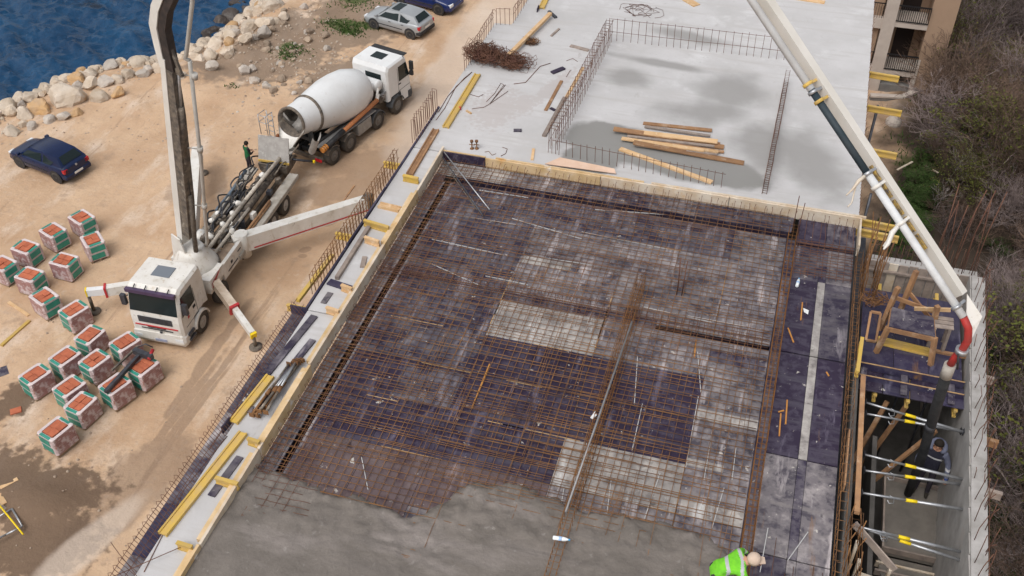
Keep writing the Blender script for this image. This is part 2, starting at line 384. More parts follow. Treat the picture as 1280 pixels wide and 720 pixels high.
while x < .8:     # strip along the far board
    h = rnd.choice((1.25, 2.0)); panel(x, min(.85, x+h), 22.38, YD-.03, rnd.choice((m_plyg, m_plyw, m_plyg, m_plyd)), -.003); x += h
panel(.98, 1.72, 22.0, YD-.03, m_plyv); panel(1.72, 2.44, 22.0, YD-.03, m_plyd)
for ya, yb, a_, b_, c_ in ((21.86, 20.55, m_plyd, m_plyd, m_plyg), (20.55, 17.9, m_plyv, m_plyw, m_plyd), (17.87, 16.4, m_plyv, m_plyw, m_plyv), (16.4, 14.8, m_plyv, m_plyw, m_plyv),
                           (14.78, 12.3, m_plyg, m_plyd, m_plyg), (12.28, 9.8, m_plyd, m_plyg, m_plyg), (9.78, 6.3, m_plyg, m_plyg, m_plyd)):
    panel(.98, 1.63, yb, ya, a_); panel(1.63, 1.81, yb, ya, b_, .006); panel(1.81, 2.42, yb, ya, c_)
for x0, x1, y0, y1, m_ in ((-.56, .74, 15.32, 15.62, m_plyw), (-.56, .2, 14.0, 14.2, m_plyw), (-.5, .74, 12.75, 13.15, m_plyw), (-5.6, -4.3, 19.3, 19.6, m_plyw), (-3.1, -2.4, 12.9, 14.0, m_plyw), (-7.1, -5.7, 14.1, 15.2, m_plyd), (-.56, .7, 17.1, 17.5, m_plyd)):
    panel(x0, x1, y0, y1, m_, .007)      # offcuts patched over the panels
# trench sides
g = MB()
for a, b in (((-8.62, 6.3), (-8.62, 22.1)), ((-8.34, 6.3), (-8.34, 22.1)), ((.74, 6.3), (.74, 22.1)), ((.98, 6.3), (.98, 22))):
    g.beam((a[0], a[1], -.56), (b[0], b[1], -.56), .02, .6)
for yy, a, b in ((22.1, -8.3, .8), (22.38, -8.3, .8), (18.12, -8.3, .7), (17.82, -8.3, .7), (21.88, 1, 2.4), (22.0, 1, 2.4)):
    g.beam((a, yy, -.56), (b, yy, -.56), .02, .6)
g.build('trench_side', m_plyv, bld, True)
# most of the middle trench is closed by a lid of boards
panel(-8.3, -1.9, 17.83, 18.11, m_plyd, -.03); panel(-1.9, .73, 17.97, 18.11, m_plyg, -.004)
for ya, yb in ((22.08, 19.6), (19.6, 17.1), (17.1, 14.6), (14.6, 12.1), (12.1, 9.6), (9.6, 6.4)): panel(.75, .97, yb, ya, m_plyd, -.015)
y = 22.08
while y > 8: panel(-8.62, -8.56, y-1.25, y, m_plyg, -.006); panel(-8.4, -8.34, y-1.25, y, m_plyg, -.006); y -= 1.25
for k in range(26):      # pale timber showing in the joints between panels
    if k % 2: x0 = rnd.choice(xs[1:4]); y0 = rnd.uniform(9, 21); a, b = (x0, y0, DZ+.001), (x0, y0-rnd.uniform(.6, 1.6), DZ+.001)
    else: y0 = rnd.choice(ysu[1:3]+ysl[1:7]); x0 = rnd.uniform(-8.2, -1); a, b = (x0, y0, DZ+.001), (x0+rnd.uniform(.6, 1.8), y0, DZ+.001)
    q = MB(); q.beam(a, b, .022, .008); q.build('joint_strip', m_plyedge, bld, True)
# edge boards
g = MB(); yb = 6.0
def board(a, b, h, t, m_, zt=.05, name='edge_board'):
    q = MB(); a = V((a[0], a[1], zt-h/2)); b = V((b[0], b[1], zt-h/2)); q.beam(a, b, t, h); return q.build(name, m_, bld, True)
m_board = mat('board_shuttering', (.66, .5, .32), (.52, .36, .18), 2.4, .75, spots=[((.55, .27, .07), 1.3, .6, .75), ((.66, .6, .54), 3, .58, .7)], rv=.08)
m_boardw = mat('board_cement', (.62, .55, .46), (.5, .38, .26), 2.4, .8, spots=[((.55, .33, .12), 1.5, .62, .74)], rv=.06)
for i, (y0, y1) in enumerate(((6.0, 9.3), (9.32, 11.7), (11.72, 14.2), (14.22, 18.6), (18.62, 21), (21.02, YD+.15))):
    jx = rnd.uniform(-.012, .012)
    board((XL-.035+jx, y0), (XL-.035-jx, y1), .36, .06, m_boardw if i % 2 else m_board, .12+rnd.uniform(-.012, .012))
    if i < 5: board((XL-.115+jx, y0+.1), (XL-.115-jx, y1-.1), .12, .09, m_board, .1, 'waler')
board((XL, YD), (-7.7, YD), .3, .05, m_plyv, .04); board((XL-.02, YD+.045), (-7.7, YD+.045), .12, .04, m_board, .065, 'waler')
board((-7.68, YD), (-4.4, YD), .3, .05, m_board, .05); board((-4.38, YD), (-.9, YD), .31, .05, m_boardw, .055); board((-.88, YD), (2.52, YD), .34, .05, m_boardw, .06)
board((-7.4, YD+.05), (-3.2, YD+.05), .07, .05, m_board, .085, 'waler'); board((-3.0, YD+.05), (2.62, YD+.05), .07, .06, m_boardw, .09, 'waler')
board((2.5, 21.9), (2.5, YD-.04), .34, .05, m_boardw, .05)
# fresh concrete being poured
pour = [P(x, y, -.12).xy for x, y in ((326, 585), (365, 600), (400, 611), (440, 618), (480, 630), (520, 648), (540, 636), (562, 615), (585, 602), (620, 598), (650, 606), (672, 620), (700, 622), (735, 640), (775, 640), (800, 640), (835, 652), (868, 660), (893, 670), (905, 688), (908, 720), (880, 820), (860, 1000))]
m_fresh = mat('fresh_concrete', (.19, .166, .148), (.135, .118, .104), 1.1, .65, bump=.03, bsc=7, det=10, spots=[((.245, .215, .2), .8, .52, .7, (.4, 1.6, 1, .15)), ((.12, .105, .095), 2.6, .6, .74), ((.25, .225, .21), 6, .62, .72), ((.15, .132, .12), 1.2, .57, .66, (.2, 2.6, 1, .3)), ((.13, .115, .105), 16, .62, .72)])
def pour_z(x, y):
    d = sdist(pour, x, y)   # positive on the poured side (right of the walking direction)
    d += .2 + .18*fbm(x, y, 1.5, 4) + .08*fbm(x, y, 5, 2)
    lvl = -.2 + .1*sstep(.0, .5, d) + .09*sstep(.4, 2.0, d) + .06*fbm(x, y, 1.7, 7) * (1.1-sstep(.4, 2.2, d)) + .045*fbm(x, y, 5.5, 7)*(1.1-sstep(.5, 2.2, d)) + .012*fbm(x, y, 11, 7)*(1.25-sstep(.6, 2.4, d)) + .008*math.sin(x*9+3*fbm(x, y, .8))*sstep(.8, 1.6, d)*(1-sstep(2, 4, d))
    return -.42 + (lvl+.42)*sstep(-.12, .3, d)
gx = axis([(XL-.01, 1.3, .06)]); gy = axis([(6.2, 9.5, .12), (9.5, 13.8, .06)]); g = MB(); n_ = len(gx)
zz = [[pour_z(x, y) for x in gx] for y in gy]
vv = [(x, y, zz[j][i]) for j, y in enumerate(gy) for i, x in enumerate(gx)]
fs = [(j*n_+i, j*n_+i+1, (j+1)*n_+i+1, (j+1)*n_+i) for j in range(len(gy)-1) for i in range(n_-1) if max(zz[j][i], zz[j+1][i+1], zz[j][i+1], zz[j+1][i]) > -.36]
g.add(vv, fs, True); pour_o = struct(g.build('fresh_concrete', m_fresh, loc=(-4, 9, -.3)))

# ---- the open shaft to the right of the deck
PX0, PX1 = 2.62, 5.02
m_wallform = mat('wall_boardmarked', (.42, .4, .385), (.3, .285, .27), 2, .85, bump=.006, bsc=8, spots=[((.4, .34, .3), 1.2, .58, .75)])
m_walltop = mat('wall_top', (.42, .4, .39), (.29, .275, .26), 2.2, .85, bump=.01, bsc=9)
wall = thing('retaining_wall', 'concrete retaining wall with pale top and starter bars round the open shaft', 'wall', (5.2, 15, -16))
WX = lambda y: 5.03+(y-17.5)*.036       # inner face of the slightly skewed wall
g = MB(); g.prism([(WX(4.9), 4.9, -16), (WX(4.9)+.3, 4.9, -16), (WX(21.5)+.3, 21.5, -16), (WX(21.5), 21.5, -16)], (0, 0, 16)); g.build('side_wall', m_walltop, wall, True)
q = MB()
yb = 5.2
while yb < 21.3:     # board marks left on the inner face
    h = rnd.uniform(.45, .62); q.box((WX(yb+h/2)-.012, yb+h/2, -2.3), (.03, h-.03, 4.5), 0); yb += h
q.build('board_mark', m_wallform, wall, True)
g = MB(); g.box((4.05, 21.75, -8.1), (2.6, .28, 15.9)); g.build('end_wall', m_walltop, wall, True)
x = 2.8
k_ = 0
while x < 5.0:
    q = MB(); q.box((x+.12, 21.59, -1.15+rnd.uniform(-.02, .02)), (.21, .03, 2.1)); q.build('plank', rnd.choice((m_timberg, m_boardw, m_timberg)), wall, True); x += .235
for zz_ in (-.35, -1.5):
    q = MB(); q.beam((2.75, 21.54, zz_), (5.0, 21.54, zz_), .07, .06); q.build('waler', m_timberg, wall, True)
g = MB()
for i in range(96):
    y = 5.6+i*.166+rnd.uniform(-.12, .12); x = WX(y)+(.06 if i % 3 == 0 else .25); h = rnd.uniform(.3, .95)
    g.path([(x, y, -.1), (x+rnd.uniform(-.03, .03), y+rnd.uniform(-.06, .06), h*.6), (x+rnd.uniform(-.08, .1), y+rnd.uniform(-.16, .16), h)], .0085, 4)
for z_, x in ((.3, 5.26),):
    g.path(wob((WX(5.2)+.25, 5.2, z_), (WX(21.4)+.25, 21.4, z_), .03, 14), .007, 4)
for i in range(20):
    x = 2.9+i*.125; g.path([(x, 21.75, -.2), (x+rnd.uniform(-.03, .03), 21.75, rnd.uniform(.35, .6))], .007, 4)
g.build('starter_bars', m_rust2, wall, True)
# left side of the shaft, floor, stairs under construction
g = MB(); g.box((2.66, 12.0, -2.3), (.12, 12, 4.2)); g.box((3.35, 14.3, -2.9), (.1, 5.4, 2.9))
g.box((3.7, 14.3, -4.35), (2.6, 15, .2)); g.build('shaft_side', mat('shaft_shade', (.13, .12, .112), (.075, .07, .066), 1.5, .9), wall, True)  # concrete coloured dark to carry the shade inside the shaft
m_damp = mat('damp_concrete', (.19, .17, .15), (.13, .118, .105), 2, .6, bump=.01, bsc=9)
st = thing('stair_formwork', 'half built concrete stair with timber edge boards inside the shaft', 'stairs', (4.4, 14, -4.2))
g = MB(); g.box((4.42, 15.85, -2.72), (1.16, 1.95, .2)); g.build('landing', m_damp, st, True)
for a, b in (((3.82, 14.86), (5.0, 14.86)), ((3.82, 16.86), (5.0, 16.86)), ((3.81, 14.86), (3.81, 16.86))):
    q = MB(); q.beam((*a, -2.6), (*b, -2.6), .04, .16); q.build('edge_board', m_timberg, st, True)
for k in range(6):
    q = MB(); q.beam((3.7-.05*k, 14.55-.34*k, -2.75+.17*k), (5.0, 14.55-.34*k, -2.75+.17*k), .045, .17); q.build('riser_board', m_timberg if k % 2 else m_boardw, st, True)
    q = MB(); q.box((4.4, 14.72-.34*k, -2.9+.17*k), (1.25, .3, .06)); q.build('tread', m_damp, st, True)
for k in range(5):
    q = MB(); x = 2.95+.0*k; y = 12.9-.42*k; q.beam((2.85+.05*k, y, -1.4), (2.85+.05*k, y, -.06+.02*k), .09, .05); q.build('stud', m_boardw, st, True)
    q = MB(); q.beam((3.55, y-.1, -2.2), (3.55, y-.1, -.5), .09, .05); q.build('stud', m_boardw, st, True)
q = MB(); q.beam((2.78, 13.35, -.1), (3.62, 12.75, -.45), .03, .2); q.build('edge_board', m_timberg, st, True)
q = MB(); q.beam((3.0, 13.0, -1.9), (3.0, 7, -1.9), .6, .05); q.build('edge_board', m_timberg, st, True)
for k, (a, b) in enumerate((((2.75, 11.9, -.5), (4.9, 11.6, -.6)), ((3.0, 12.2, -.9), (4.95, 12.0, -1.0)), ((3.1, 13.1, -1.3), (4.9, 12.9, -1.4)), ((3.45, 16.9, -3.2), (4.6, 17.3, -1.2)), ((3.2, 17.3, -3.6), (3.9, 17.6, -.9)), ((2.9, 16.9, -3.4), (3.5, 17.7, -1.0)))):
    q = MB(); q.beam(a, b, .1, .06); q.build('brace', m_boardw if k < 3 else m_timber2, st, True)
# platform over the far half of the shaft
pl = thing('shaft_platform', 'violet plywood platform on yellow beams over the open shaft', 'platform', (3.9, 19.3, -.75))
m_plyclean = ply('ply_violet_clean', (.038, .032, .068), (.1, .092, .13), .48, .8, .14)
for i, (x0, x1, y0, y1) in enumerate(((2.74, 3.5, 18.05, 20.9), (3.5, 4.25, 18.05, 20.9), (4.25, 4.98, 18.05, 20.9))):
    q = MB(); q.box(((x0+x1)/2, (y0+y1)/2, -.46+.003*i), (x1-x0-.01, y1-y0, .024)); q.build('plywood_panel', m_plyclean, pl, True)
for i in range(4):
    q = MB(); q.box((3.0+.58*i, 17.72, -.5-.002*i), (.56, .62, .024)); q.build('plywood_panel', m_plyclean if i % 2 else m_plyv, pl, True)
for y, z_ in ((18.03, -.37), (17.72, -.45)):
    q = MB(); q.beam((2.74, y, z_), (4.98, y-.02, z_), .024, .2); q.build('upstand', m_plyclean, pl, True)
    q = MB(); q.beam((2.74, y, z_+.107), (4.98, y-.02, z_+.107), .026, .014); q.build('upstand_edge', m_plyedge, pl, True)
for x in (2.85, 3.72, 4.72):
    q = MB(); q.beam((x, 17.42, -.43), (x, 17.98, -.37), .14, .03); q.build('cleat', m_plyd, pl, True)
def ibeam(mb, a, b, h=.2, f=.08, up=Z):
    mb.beam(a, b, f, .04, up, (0, h/2-.02)); mb.beam(a, b, f, .04, up, (0, -h/2+.02)); mb.beam(a, b, .028, h-.08, up); return mb
for x in (3.15, 3.85, 4.5, 4.85):
    q = ibeam(MB(), (x, 17.36, -.66), (x, 21.3, -.66)); q.build('beam', m_yellow, pl, True)
    q = MB(); q.tube((x, 18.6, -4.2), (x, 18.6, -.78), .03, n=8); q.build('prop', m_steeld, pl, True)
# ------------------------------------------------------------------ reinforcement
def bars(name, label, lines, m_, r=.008, cat='rebar mesh', n=4, amp=.012, seg=7, kind=True):
    g = MB()
    for a, b in lines: g.path(wob(a, b, amp, seg), r, n)
    o = g.build(name, m_); tag(o, label, cat)
    if kind: o['kind'] = 'stuff'
    return o
L_ = []
x = XL+.12
while x < .7:                     # bottom layer, running away from the camera
    L_.append(((x+rnd.uniform(-.015, .015), 6.4, -.205), (x+rnd.uniform(-.03, .03), YD-.06, -.205))); x += .18
bars('rebar_mesh', 'rusty bars of the lower mesh lying lengthwise on the formwork deck', L_, m_rust, .0074)
L_ = []
y = 6.5
while y < YD-.05:
    L_.append(((XL+.03, y+rnd.uniform(-.03, .03), -.185), (.72, y+rnd.uniform(-.03, .03), -.185))); y += .18 if rnd.random() < .75 else .09
bars('rebar_mesh', 'rusty bars of the lower mesh lying crosswise on the formwork deck', L_, m_rust, .0074)
L_ = []
for i in range(34):               # upper layer: lengthwise pieces over the beams and along the edges
    x = XL+.1+.3*i
    if x > .7: break
    L_.append(((x, 21.0+rnd.uniform(-.4, .4), -.08), (x+rnd.uniform(-.04, .04), YD-.05, -.08)))
    L_.append(((x+.07, 16.9+rnd.uniform(-.3, .3), -.075), (x+.07+rnd.uniform(-.05, .05), 19.3+rnd.uniform(-.5, .5), -.075)))
for i in range(12):
    y = 19.3+rnd.uniform(0, 3.5)
    L_.append(((rnd.uniform(-8.5, -5), y, -.085), (rnd.uniform(-3, .7), y+rnd.uniform(-.1, .1), -.085)))
bars('rebar_mesh', 'upper mesh of thin dark bars over the far half of the deck', L_, m_rust2, .005)
L_ = []
y = 7.0
while y < 22.8:                   # short crosswise bars along the left board
    L_.append(((XL+.12, y, -.09), (XL+rnd.uniform(1.1, 1.6), y+rnd.uniform(-.03, .03), -.07))); y += .155
for x in (-8.8, -8.62, -8.34, -8.1, -7.9): L_.append(((x, 7, -.085), (x+rnd.uniform(-.03, .03), YD-.08, -.085)))
bars('rebar_mesh', 'edge mesh of dark bars beside the long left shuttering board', L_, m_rust2, .006)
L_ = []
for i in range(44):
    y = rnd.uniform(8.5, 18); L_.append(((rnd.uniform(-8.4, -3), y, -.09), (rnd.uniform(-3, .6), y+rnd.uniform(-.06, .06), -.09)))
for i in range(30):
    x = rnd.uniform(-8, .5); y = rnd.uniform(9.5, 15); L_.append(((x, y, -.08), (x+rnd.uniform(-.15, .15), y+rnd.uniform(1.5, 4), -.08)))
bars('rebar_mesh', 'loose extra bars laid over the near half of the deck mesh', L_, m_rust, .006)
L_ = []
for i in range(12):
    y = 20.65+.11*i
    L_.append(((1.0, y, -.15), (2.42, y+rnd.uniform(-.05, .05), -.15)))
for i in range(9): L_.append(((1.02+.17*i, 20.6, -.17), (1.02+.17*i+rnd.uniform(-.04, .04), 22.95, -.17)))
for i in range(14):
    y = 7.5+.3*i; L_.append(((1.0, y, -.16), (2.42, y+rnd.uniform(-.08, .08), -.16)))
for i in range(8): L_.append(((1.05+.18*i, 7.2, -.17), (1.05+.18*i+rnd.uniform(-.05, .05), 12.2+rnd.uniform(-.6, .6), -.17)))
bars('rebar_mesh', 'rusty bars crossing the narrow bay along the shaft', L_, m_rust2, .008)
def cage(name, label, a, b, w_, h, nb, m_, step=.15, r=.009, z=-.2, over=0.0):
    """long bars with stirrups"""
    a = V(a); b = V(b); d = (b-a).normalized(); s = V((d.y, -d.x, 0)); L0 = (b-a).length; g = MB()
    for lvl in (0, h):
        for i in range(nb):
            o = s*(-w_/2 + w_*i/max(1, nb-1)) + V((0, 0, z+lvl+rnd.uniform(-.01, .01)))
            g.path(wob(a+o - d*rnd.uniform(0, over), b+o + d*rnd.uniform(0, over), .012, 8), r, 4)
    t = .06
    while t < L0:
        c = a + d*(t+rnd.uniform(-.015, .015)); tw = rnd.uniform(-.03, .03)
        q = [c + s*(u*w_/2) + V((0, 0, z+v_)) + d*(tw*v_) for u, v_ in ((-1, 0), (1, 0), (1, h), (-1, h), (-1, 0))]
        g.path(q, r*.72, 4, cap=False); t += step
    o = g.build(name, m_); return tag(o, label, 'rebar cage')
cage('rebar_cage', 'orange rusty beam cage down the middle of the formwork deck', (-2.5, 6.5, 0), (-2.5, 19.2, 0), .2, .34, 3, m_rustO, .15, .008)
cage('rebar_cage', 'orange rusty beam cage beside the narrow violet bay', (.86, 6.5, 0), (.86, 22.2, 0), .2, .36, 3, m_rustO, .15, .008)
cage('rebar_cage', 'dark beam cage crossing the deck from the left board to the middle cages', (-8.85, 17.97, 0), (.7, 17.97, 0), .26, .2, 3, m_rust2, .17, .0065)
cage('rebar_cage', 'beam cage in the black trench along the far shuttering board', (-8.7, 22.24, 0), (.85, 22.24, 0), .16, .2, 2, m_rust, .2, .006, z=-.62)
cage('rebar_cage', 'beam cage in the trench along the long left shuttering board', (-8.48, 6.5, 0), (-8.48, 22.2, 0), .18, .22, 2, m_rust, .2, .006, z=-.62)
cage('rebar_cage', 'ladder like beam cage at the edge of the shaft', (2.55, 6.5, 0), (2.55, 21.8, 0), .14, .3, 2, m_rust, .24, z=-.3)
cage('rebar_cage', 'short beam cage in the far corner trench next to the shaft', (1.0, 21.94, 0), (2.42, 21.94, 0), .1, .2, 2, m_rust2, .16, z=-.34)
# hooked bars standing up along boards
g = MB()
for i in range(62):
    x = -7.7+.21*i+rnd.uniform(-.06, .06)
    if x < 2.4: g.path([(x, YD-.25, -.2), (x+rnd.uniform(-.02, .02), YD-.18, -.02), (x+.01, YD-.12, .05), (x, YD-.08, 0)], .007, 4)
for i in range(46):
    y = 11.4+.25*i+rnd.uniform(-.08, .08)
    g.path([(XL+.3, y, -.12), (XL+.1, y, -.06), (XL+.06, y+.02, -.0), (XL+.1, y+.03, .04), (XL+.17, y+.03, .01)], .0065, 4, cap=False)
o = stuff(g.build('hooked_bars', m_rust2)); tag(o, 'row of small hooked bars curling up beside the shuttering boards', 'rebar')
# tall column starters
def starters(label, pts, h, m_, lean=.08, r=.011, z=-.2):
    g = MB()
    for p in pts:
        hh = h*rnd.uniform(.75, 1.08); q = V((p[0], p[1], z))
        g.path([q, q+V((rnd.uniform(-lean, lean)*.4, rnd.uniform(-lean, lean)*.4, hh*.55)), q+V((rnd.uniform(-lean, lean)*hh, rnd.uniform(-lean, lean)*hh, hh))], r, 5)
    return g
def col_starters(name, label, cx, cy, nx, ny, sx, sy, h, m_, ties=3, lean=.08, z=-.25):
    pts = [(cx-sx/2+sx*i/max(1, nx-1), cy-sy/2+sy*j/max(1, ny-1)) for i in range(nx) for j in range(ny) if i in (0, nx-1) or j in (0, ny-1)]
    g = starters('', pts, h, m_, lean, z=z)
    for k in range(ties):
        z_ = z+.25+.22*k; q = [(cx-sx/2, cy-sy/2, z_), (cx+sx/2, cy-sy/2, z_), (cx+sx/2, cy+sy/2, z_), (cx-sx/2, cy+sy/2, z_), (cx-sx/2, cy-sy/2, z_)]
        g.path(q, .006, 4, cap=False)
    return tag(g.build(name, m_), label, 'starter bars')
col_starters('column_starter_bars', 'dense bundle of tall rusty bars between deck and platform', 2.78, 20.6, 3, 8, .28, 1.3, 1.9, m_rust, 4, .07)
col_starters('column_starter_bars', 'pair of thick dark bars standing at the far trench corner', .92, 22.3, 2, 1, .16, .0, 1.25, m_rust2, 0, .03)
col_starters('column_starter_bars', 'thin upright bars standing in the middle of the deck mesh', -1.55, 19.2, 2, 2, .12, .12, 1.1, m_rust2, 1, .03)
col_starters('column_starter_bars', 'tall rusty bars fanning up from the shaft end wall', 4.75, 21.8, 5, 2, .9, .2, 2.6, m_rust2, 0, .07)
col_starters('column_starter_bars', 'rusty bars with ties sticking up beside the stair formwork', 2.75, 12.4, 2, 6, .2, 1.6, .9, m_rust, 3, .1)
# starter fences on the slab
def fence(name, label, a, b, h, step, m_, dbl=0.0, rails=(.5, 1.0), hook=0.0):
    a = V(a); b = V(b); d = (b-a).normalized(); s = V((d.y, -d.x, 0)); g = MB(); t = 0
    L0 = (b-a).length
    while t <= L0:
        for o in ((-dbl/2, dbl/2) if dbl else (0,)):
            c = a+d*(t+rnd.uniform(-.02, .02))+s*o; hh = h*rnd.uniform(.96, 1.04)
            q = [c, c+V((rnd.uniform(-.02, .02), rnd.uniform(-.02, .02), hh))]
            if dbl and o < 0: q.append(c+s*dbl+V((0, 0, hh)))
            elif hook: q += [c+s*hook*.5+V((0, 0, hh+.03)), c+s*hook+V((0, 0, hh-.04))]
            g.path(q, .009, 4, cap=False)
        t += step
    for k in rails:
        for o in ((-dbl/2, dbl/2) if dbl else (0,)):
            g.path(wob(a+s*o+V((0, 0, h*k-.02)), b+s*o+V((0, 0, h*k-.02)), .015, 6), .007, 4)
    return tag(g.build(name, m_), label, 'rebar')
UL, LL, UR, LR = P(763, 50), P(687, 193), P(988, 77), P(907, 238)
UL = V((-5.85, 30.8, 0)); LL = V((-5.98, 23.85, 0)); UR = V((-.05, 31.0, 0)); LR = V((-1.1, 23.5, 0))
fence('starter_bar_fence', 'double row of wall starter bars running from the lumber pile corner to the far corner', LL, UL, .78, .2, m_rust2, .22, (.45, .98))
fence('starter_bar_fence', 'single row of wall starter bars across the far end of the slab', UL, UR, .8, .235, m_rust2, 0, (.42, .98))
fence('starter_bar_fence', 'single row of wall starter bars behind the far shuttering board', LL, LR, .52, .21, m_rust2, 0, (.9,))
cage('starter_bar_fence', 'narrow wall cage with ties running away between the two damp stains', (-.02, 23.5, .02), (.0, 29.6, .02), .12, .4, 2, m_rust2, .1, z=0)
fence('starter_bar_fence', 'row of hooked bars along the stepped slab edge above the yard', (-9.8, 27.6, 0), (-9.8, 30.7, 0), .62, .19, m_rust2, 0, (.6, 1), .1)
fence('starter_bar_fence', 'short row of bars at the step of the slab edge', (-9.75, 30.85, 0), (-9.28, 30.95, 0), .6, .15, m_rust2, 0, (1,))
fence('starter_bar_fence', 'row of hooked bars along the slab edge beside the far parked car', (-9.22, 31.1, 0), (-9.16, 36.5, 0), .6, .19, m_rust2, 0, (.6, 1), .1)
fence('starter_bar_fence', 'tall hairpin bars at the slab edge opposite the mixer truck wheels', (-9.9, 23.3, 0), (-9.88, 25.2, 0), .75, .16, m_rust2, .12, (), 0)
fence('starter_bar_fence', 'row of leaning hairpin bars at the slab edge above the rear outrigger', (-9.98, 16.6, -.1), (-9.98, 22.2, -.1), .62, .17, m_rust, .1, (.55, 1.0), 0)
g = MB()
y = 6.5
while y < 15.9:          # hairpins leaning outwards over the plywood strip
    for o in (-.035, .035):
        g.path([(-9.78, y+o, -.08), (-9.95, y+o+.02, .12), (-10.1, y+o*1.2+.03, .3)], .006, 4, cap=False)
    g.path([(-10.1, y-.042+.03, .3), (-10.13, y+.03, .34), (-10.1, y+.042+.03, .3)], .006, 4, cap=False); y += .165
for x, z_ in ((-10.09, .27), (-9.95, .1)): g.path(wob((x, 6.2, z_), (x, 16.0, z_), .02, 12), .006, 4)
g.path(wob((-10.2, 8.1, .2), (-9.2, 9.3, .06), .02, 4), .008, 4); g.path(wob((-10.6, 8.9, .1), (-9.4, 8.2, .06), .02, 4), .008, 4)
tag(g.build('starter_bar_fence', m_rust2), 'hairpin bars leaning outwards over the violet plywood strip', 'rebar')
# right slab edge: ragged stubs
g = MB()
for i in range(120):
    y = YD+.3+i*.16; g.path([(XR-.04, y, -.1), (XR+rnd.uniform(-.02, .03), y+rnd.uniform(-.05, .05), rnd.uniform(.06, .16))], .007, 3)
tag(stuff(g.build('edge_bar_stubs', m_rust2)), 'rusty bar stubs along the slab edge beside the balcony building', 'rebar')

# ------------------------------------------------------------------ formwork along the left edge
ed = thing('edge_formwork', 'violet plywood edge formwork along the slab side above the yard', 'formwork', (-10, 12, -.5))
y = 15.92; i = 0
while y > 6:
    h = rnd.choice((.62, 1.25, 1.0)); q = MB(); q.box((-10.05, y-h/2, -.2+.002*(i % 2)), (.43, h-.012, .021)); q.build('plywood_panel', rnd.choice((m_plyclean, m_plyg, m_plyd, m_plyd)), ed, True); y -= h; i += 1
for a, b in (((-9.88, 15.95), (-9.88, 18.4)), ((-9.9, 18.42), (-9.88, 21.0)), ((-9.87, 21.02), (-9.86, 25.3))):
    q = MB(); q.beam((*a, -.1), (*b, -.1), .045, .3); q.build('edge_board', m_plyclean, ed, True)
q = MB(); q.beam((-10.3, 15.97, -.1), (-9.9, 15.97, -.1), .04, .26); q.build('edge_board', m_plyclean, ed, True)
for y in (16.3, 19.2, 22.6): 
    q = ibeam(MB(), (-10.6, y, -.4), (-9.3, y, -.4)); q.build('beam', m_yellow, ed, True)
q = MB(); q.beam((-10.22, 16.2, -.02), (-10.12, 18.0, -.02), .1, .09); q.build('rail', m_yellow, ed, True)

# ------------------------------------------------------------------ timber, beams and scrap
def plank(name, label, cat, a, b, w_, h, m_, group=None, z=0.0, zb=None, hl=0.0):
    """a, b photo pixels of the two ends, lying on level z"""
    A = P(*a, z+h/2); B = P(*b, (z if zb is None else zb)+h/2)
    q = MB(); q.beam(A, B, w_, h); return tag(q.build(name, m_), label, cat, group)
def h20(label, a, b, m_=m_yellow, flat=False, z=0.0, h=.2, group=None, tip=None):
    A = P(*a, z+h/2 if not flat else z+.04); B = P(*b, z+h/2 if not flat else z+.04)
    up = Z if not flat else (B-A).cross(Z).normalized()
    t = thing('formwork_beam', label, 'beam', tuple((A+B)/2 - V((0, 0, h/2 if not flat else .04))), 0, group)
    d = (B-A).normalized(); sd_ = d.cross(up).normalized(); u = sd_.cross(d)
    for o in (1, -1):
        q = MB(); q.beam(A, B, .08, .04, up, (0, o*(h/2-.02))); q.build('flange', m_, t, True)
    q = MB(); q.beam(A, B, .03, h-.08, up); q.build('web', m_, t, True)
    if tip:
        q = MB(); q.beam(B-d*.02, B+d*.28, .2, .03, up, (0, h/2+.0)); q.build('end_plate', tip, t, True)
    return t
h20('long yellow I-beam lying on the pale strip beside short struts', (304, 541), (203, 668), flat=True)
h20('bright yellow beam with a black plate at its end next to prop bundle', (338, 470), (292, 528), flat=True, tip=m_plyv)
h20('yellow strut bracing the board beside the long lying beam', (270, 600), (298, 608), group=None)
h20('short yellow strut against the board above the long lying beam', (310, 551), (325, 556))
h20('yellow strut with splintered end against the near end of the board', (222, 681), (241, 687))
h20('wide yellow strut across the strip near the raised outrigger tip', (455, 278), (486, 287))
h20('yellow strut against the board at the far corner by the dark plank', (504, 222), (523, 226))
h20('pale strut against the board below the wide yellow strut', (456, 299), (474, 305), m_timber)
h20('short yellow block against the board next to the violet cross board', (427, 359), (440, 364), m_timber)
h20('short pale strut against the board across from the step in the edge form', (408, 387), (424, 392), m_timber)
h20('thin yellow strut between edge form and board below the far corner', (474, 256), (500, 262), m_timber, flat=True)
plank('plank', 'violet cross board spanning the strip by a short yellow block', 'plank', (411, 352), (441, 362), .2, .04, m_plyclean)
plank('plank', 'long grey weathered plank leaning along the inside of the edge form', 'plank', (461, 284), (421, 348), .1, .1, m_timberg)
plank('plank', 'small violet smeared plank below the cross board', 'plank', (413, 366), (404, 379), .14, .03, m_plyg)
plank('plank', 'small dark offcut on the strip below the wide strut', 'plank', (456, 321), (453, 334), .12, .04, m_timberg)
plank('plank', 'long violet plank smeared with cement next to prop bundle', 'plank', (393, 395), (333, 468), .17, .05, m_plyd)
plank('plank', 'shorter violet plank smeared with cement leaning at the bundle top', 'plank', (391, 425), (340, 488), .15, .05, m_plyd)
plank('plank', 'short dark violet plank between two yellow struts', 'plank', (300, 571), (264, 620), .16, .03, m_plyd)
plank('plywood_offcut', 'small grey square of plywood under the prop bundle', 'plywood', (303, 511), (316, 512), .18, .02, m_plyg, z=.02)
plank('plank', 'thin brown batten crossing the strip near the far corner', 'plank', (443, 232), (430, 250), .05, .03, m_timber2)
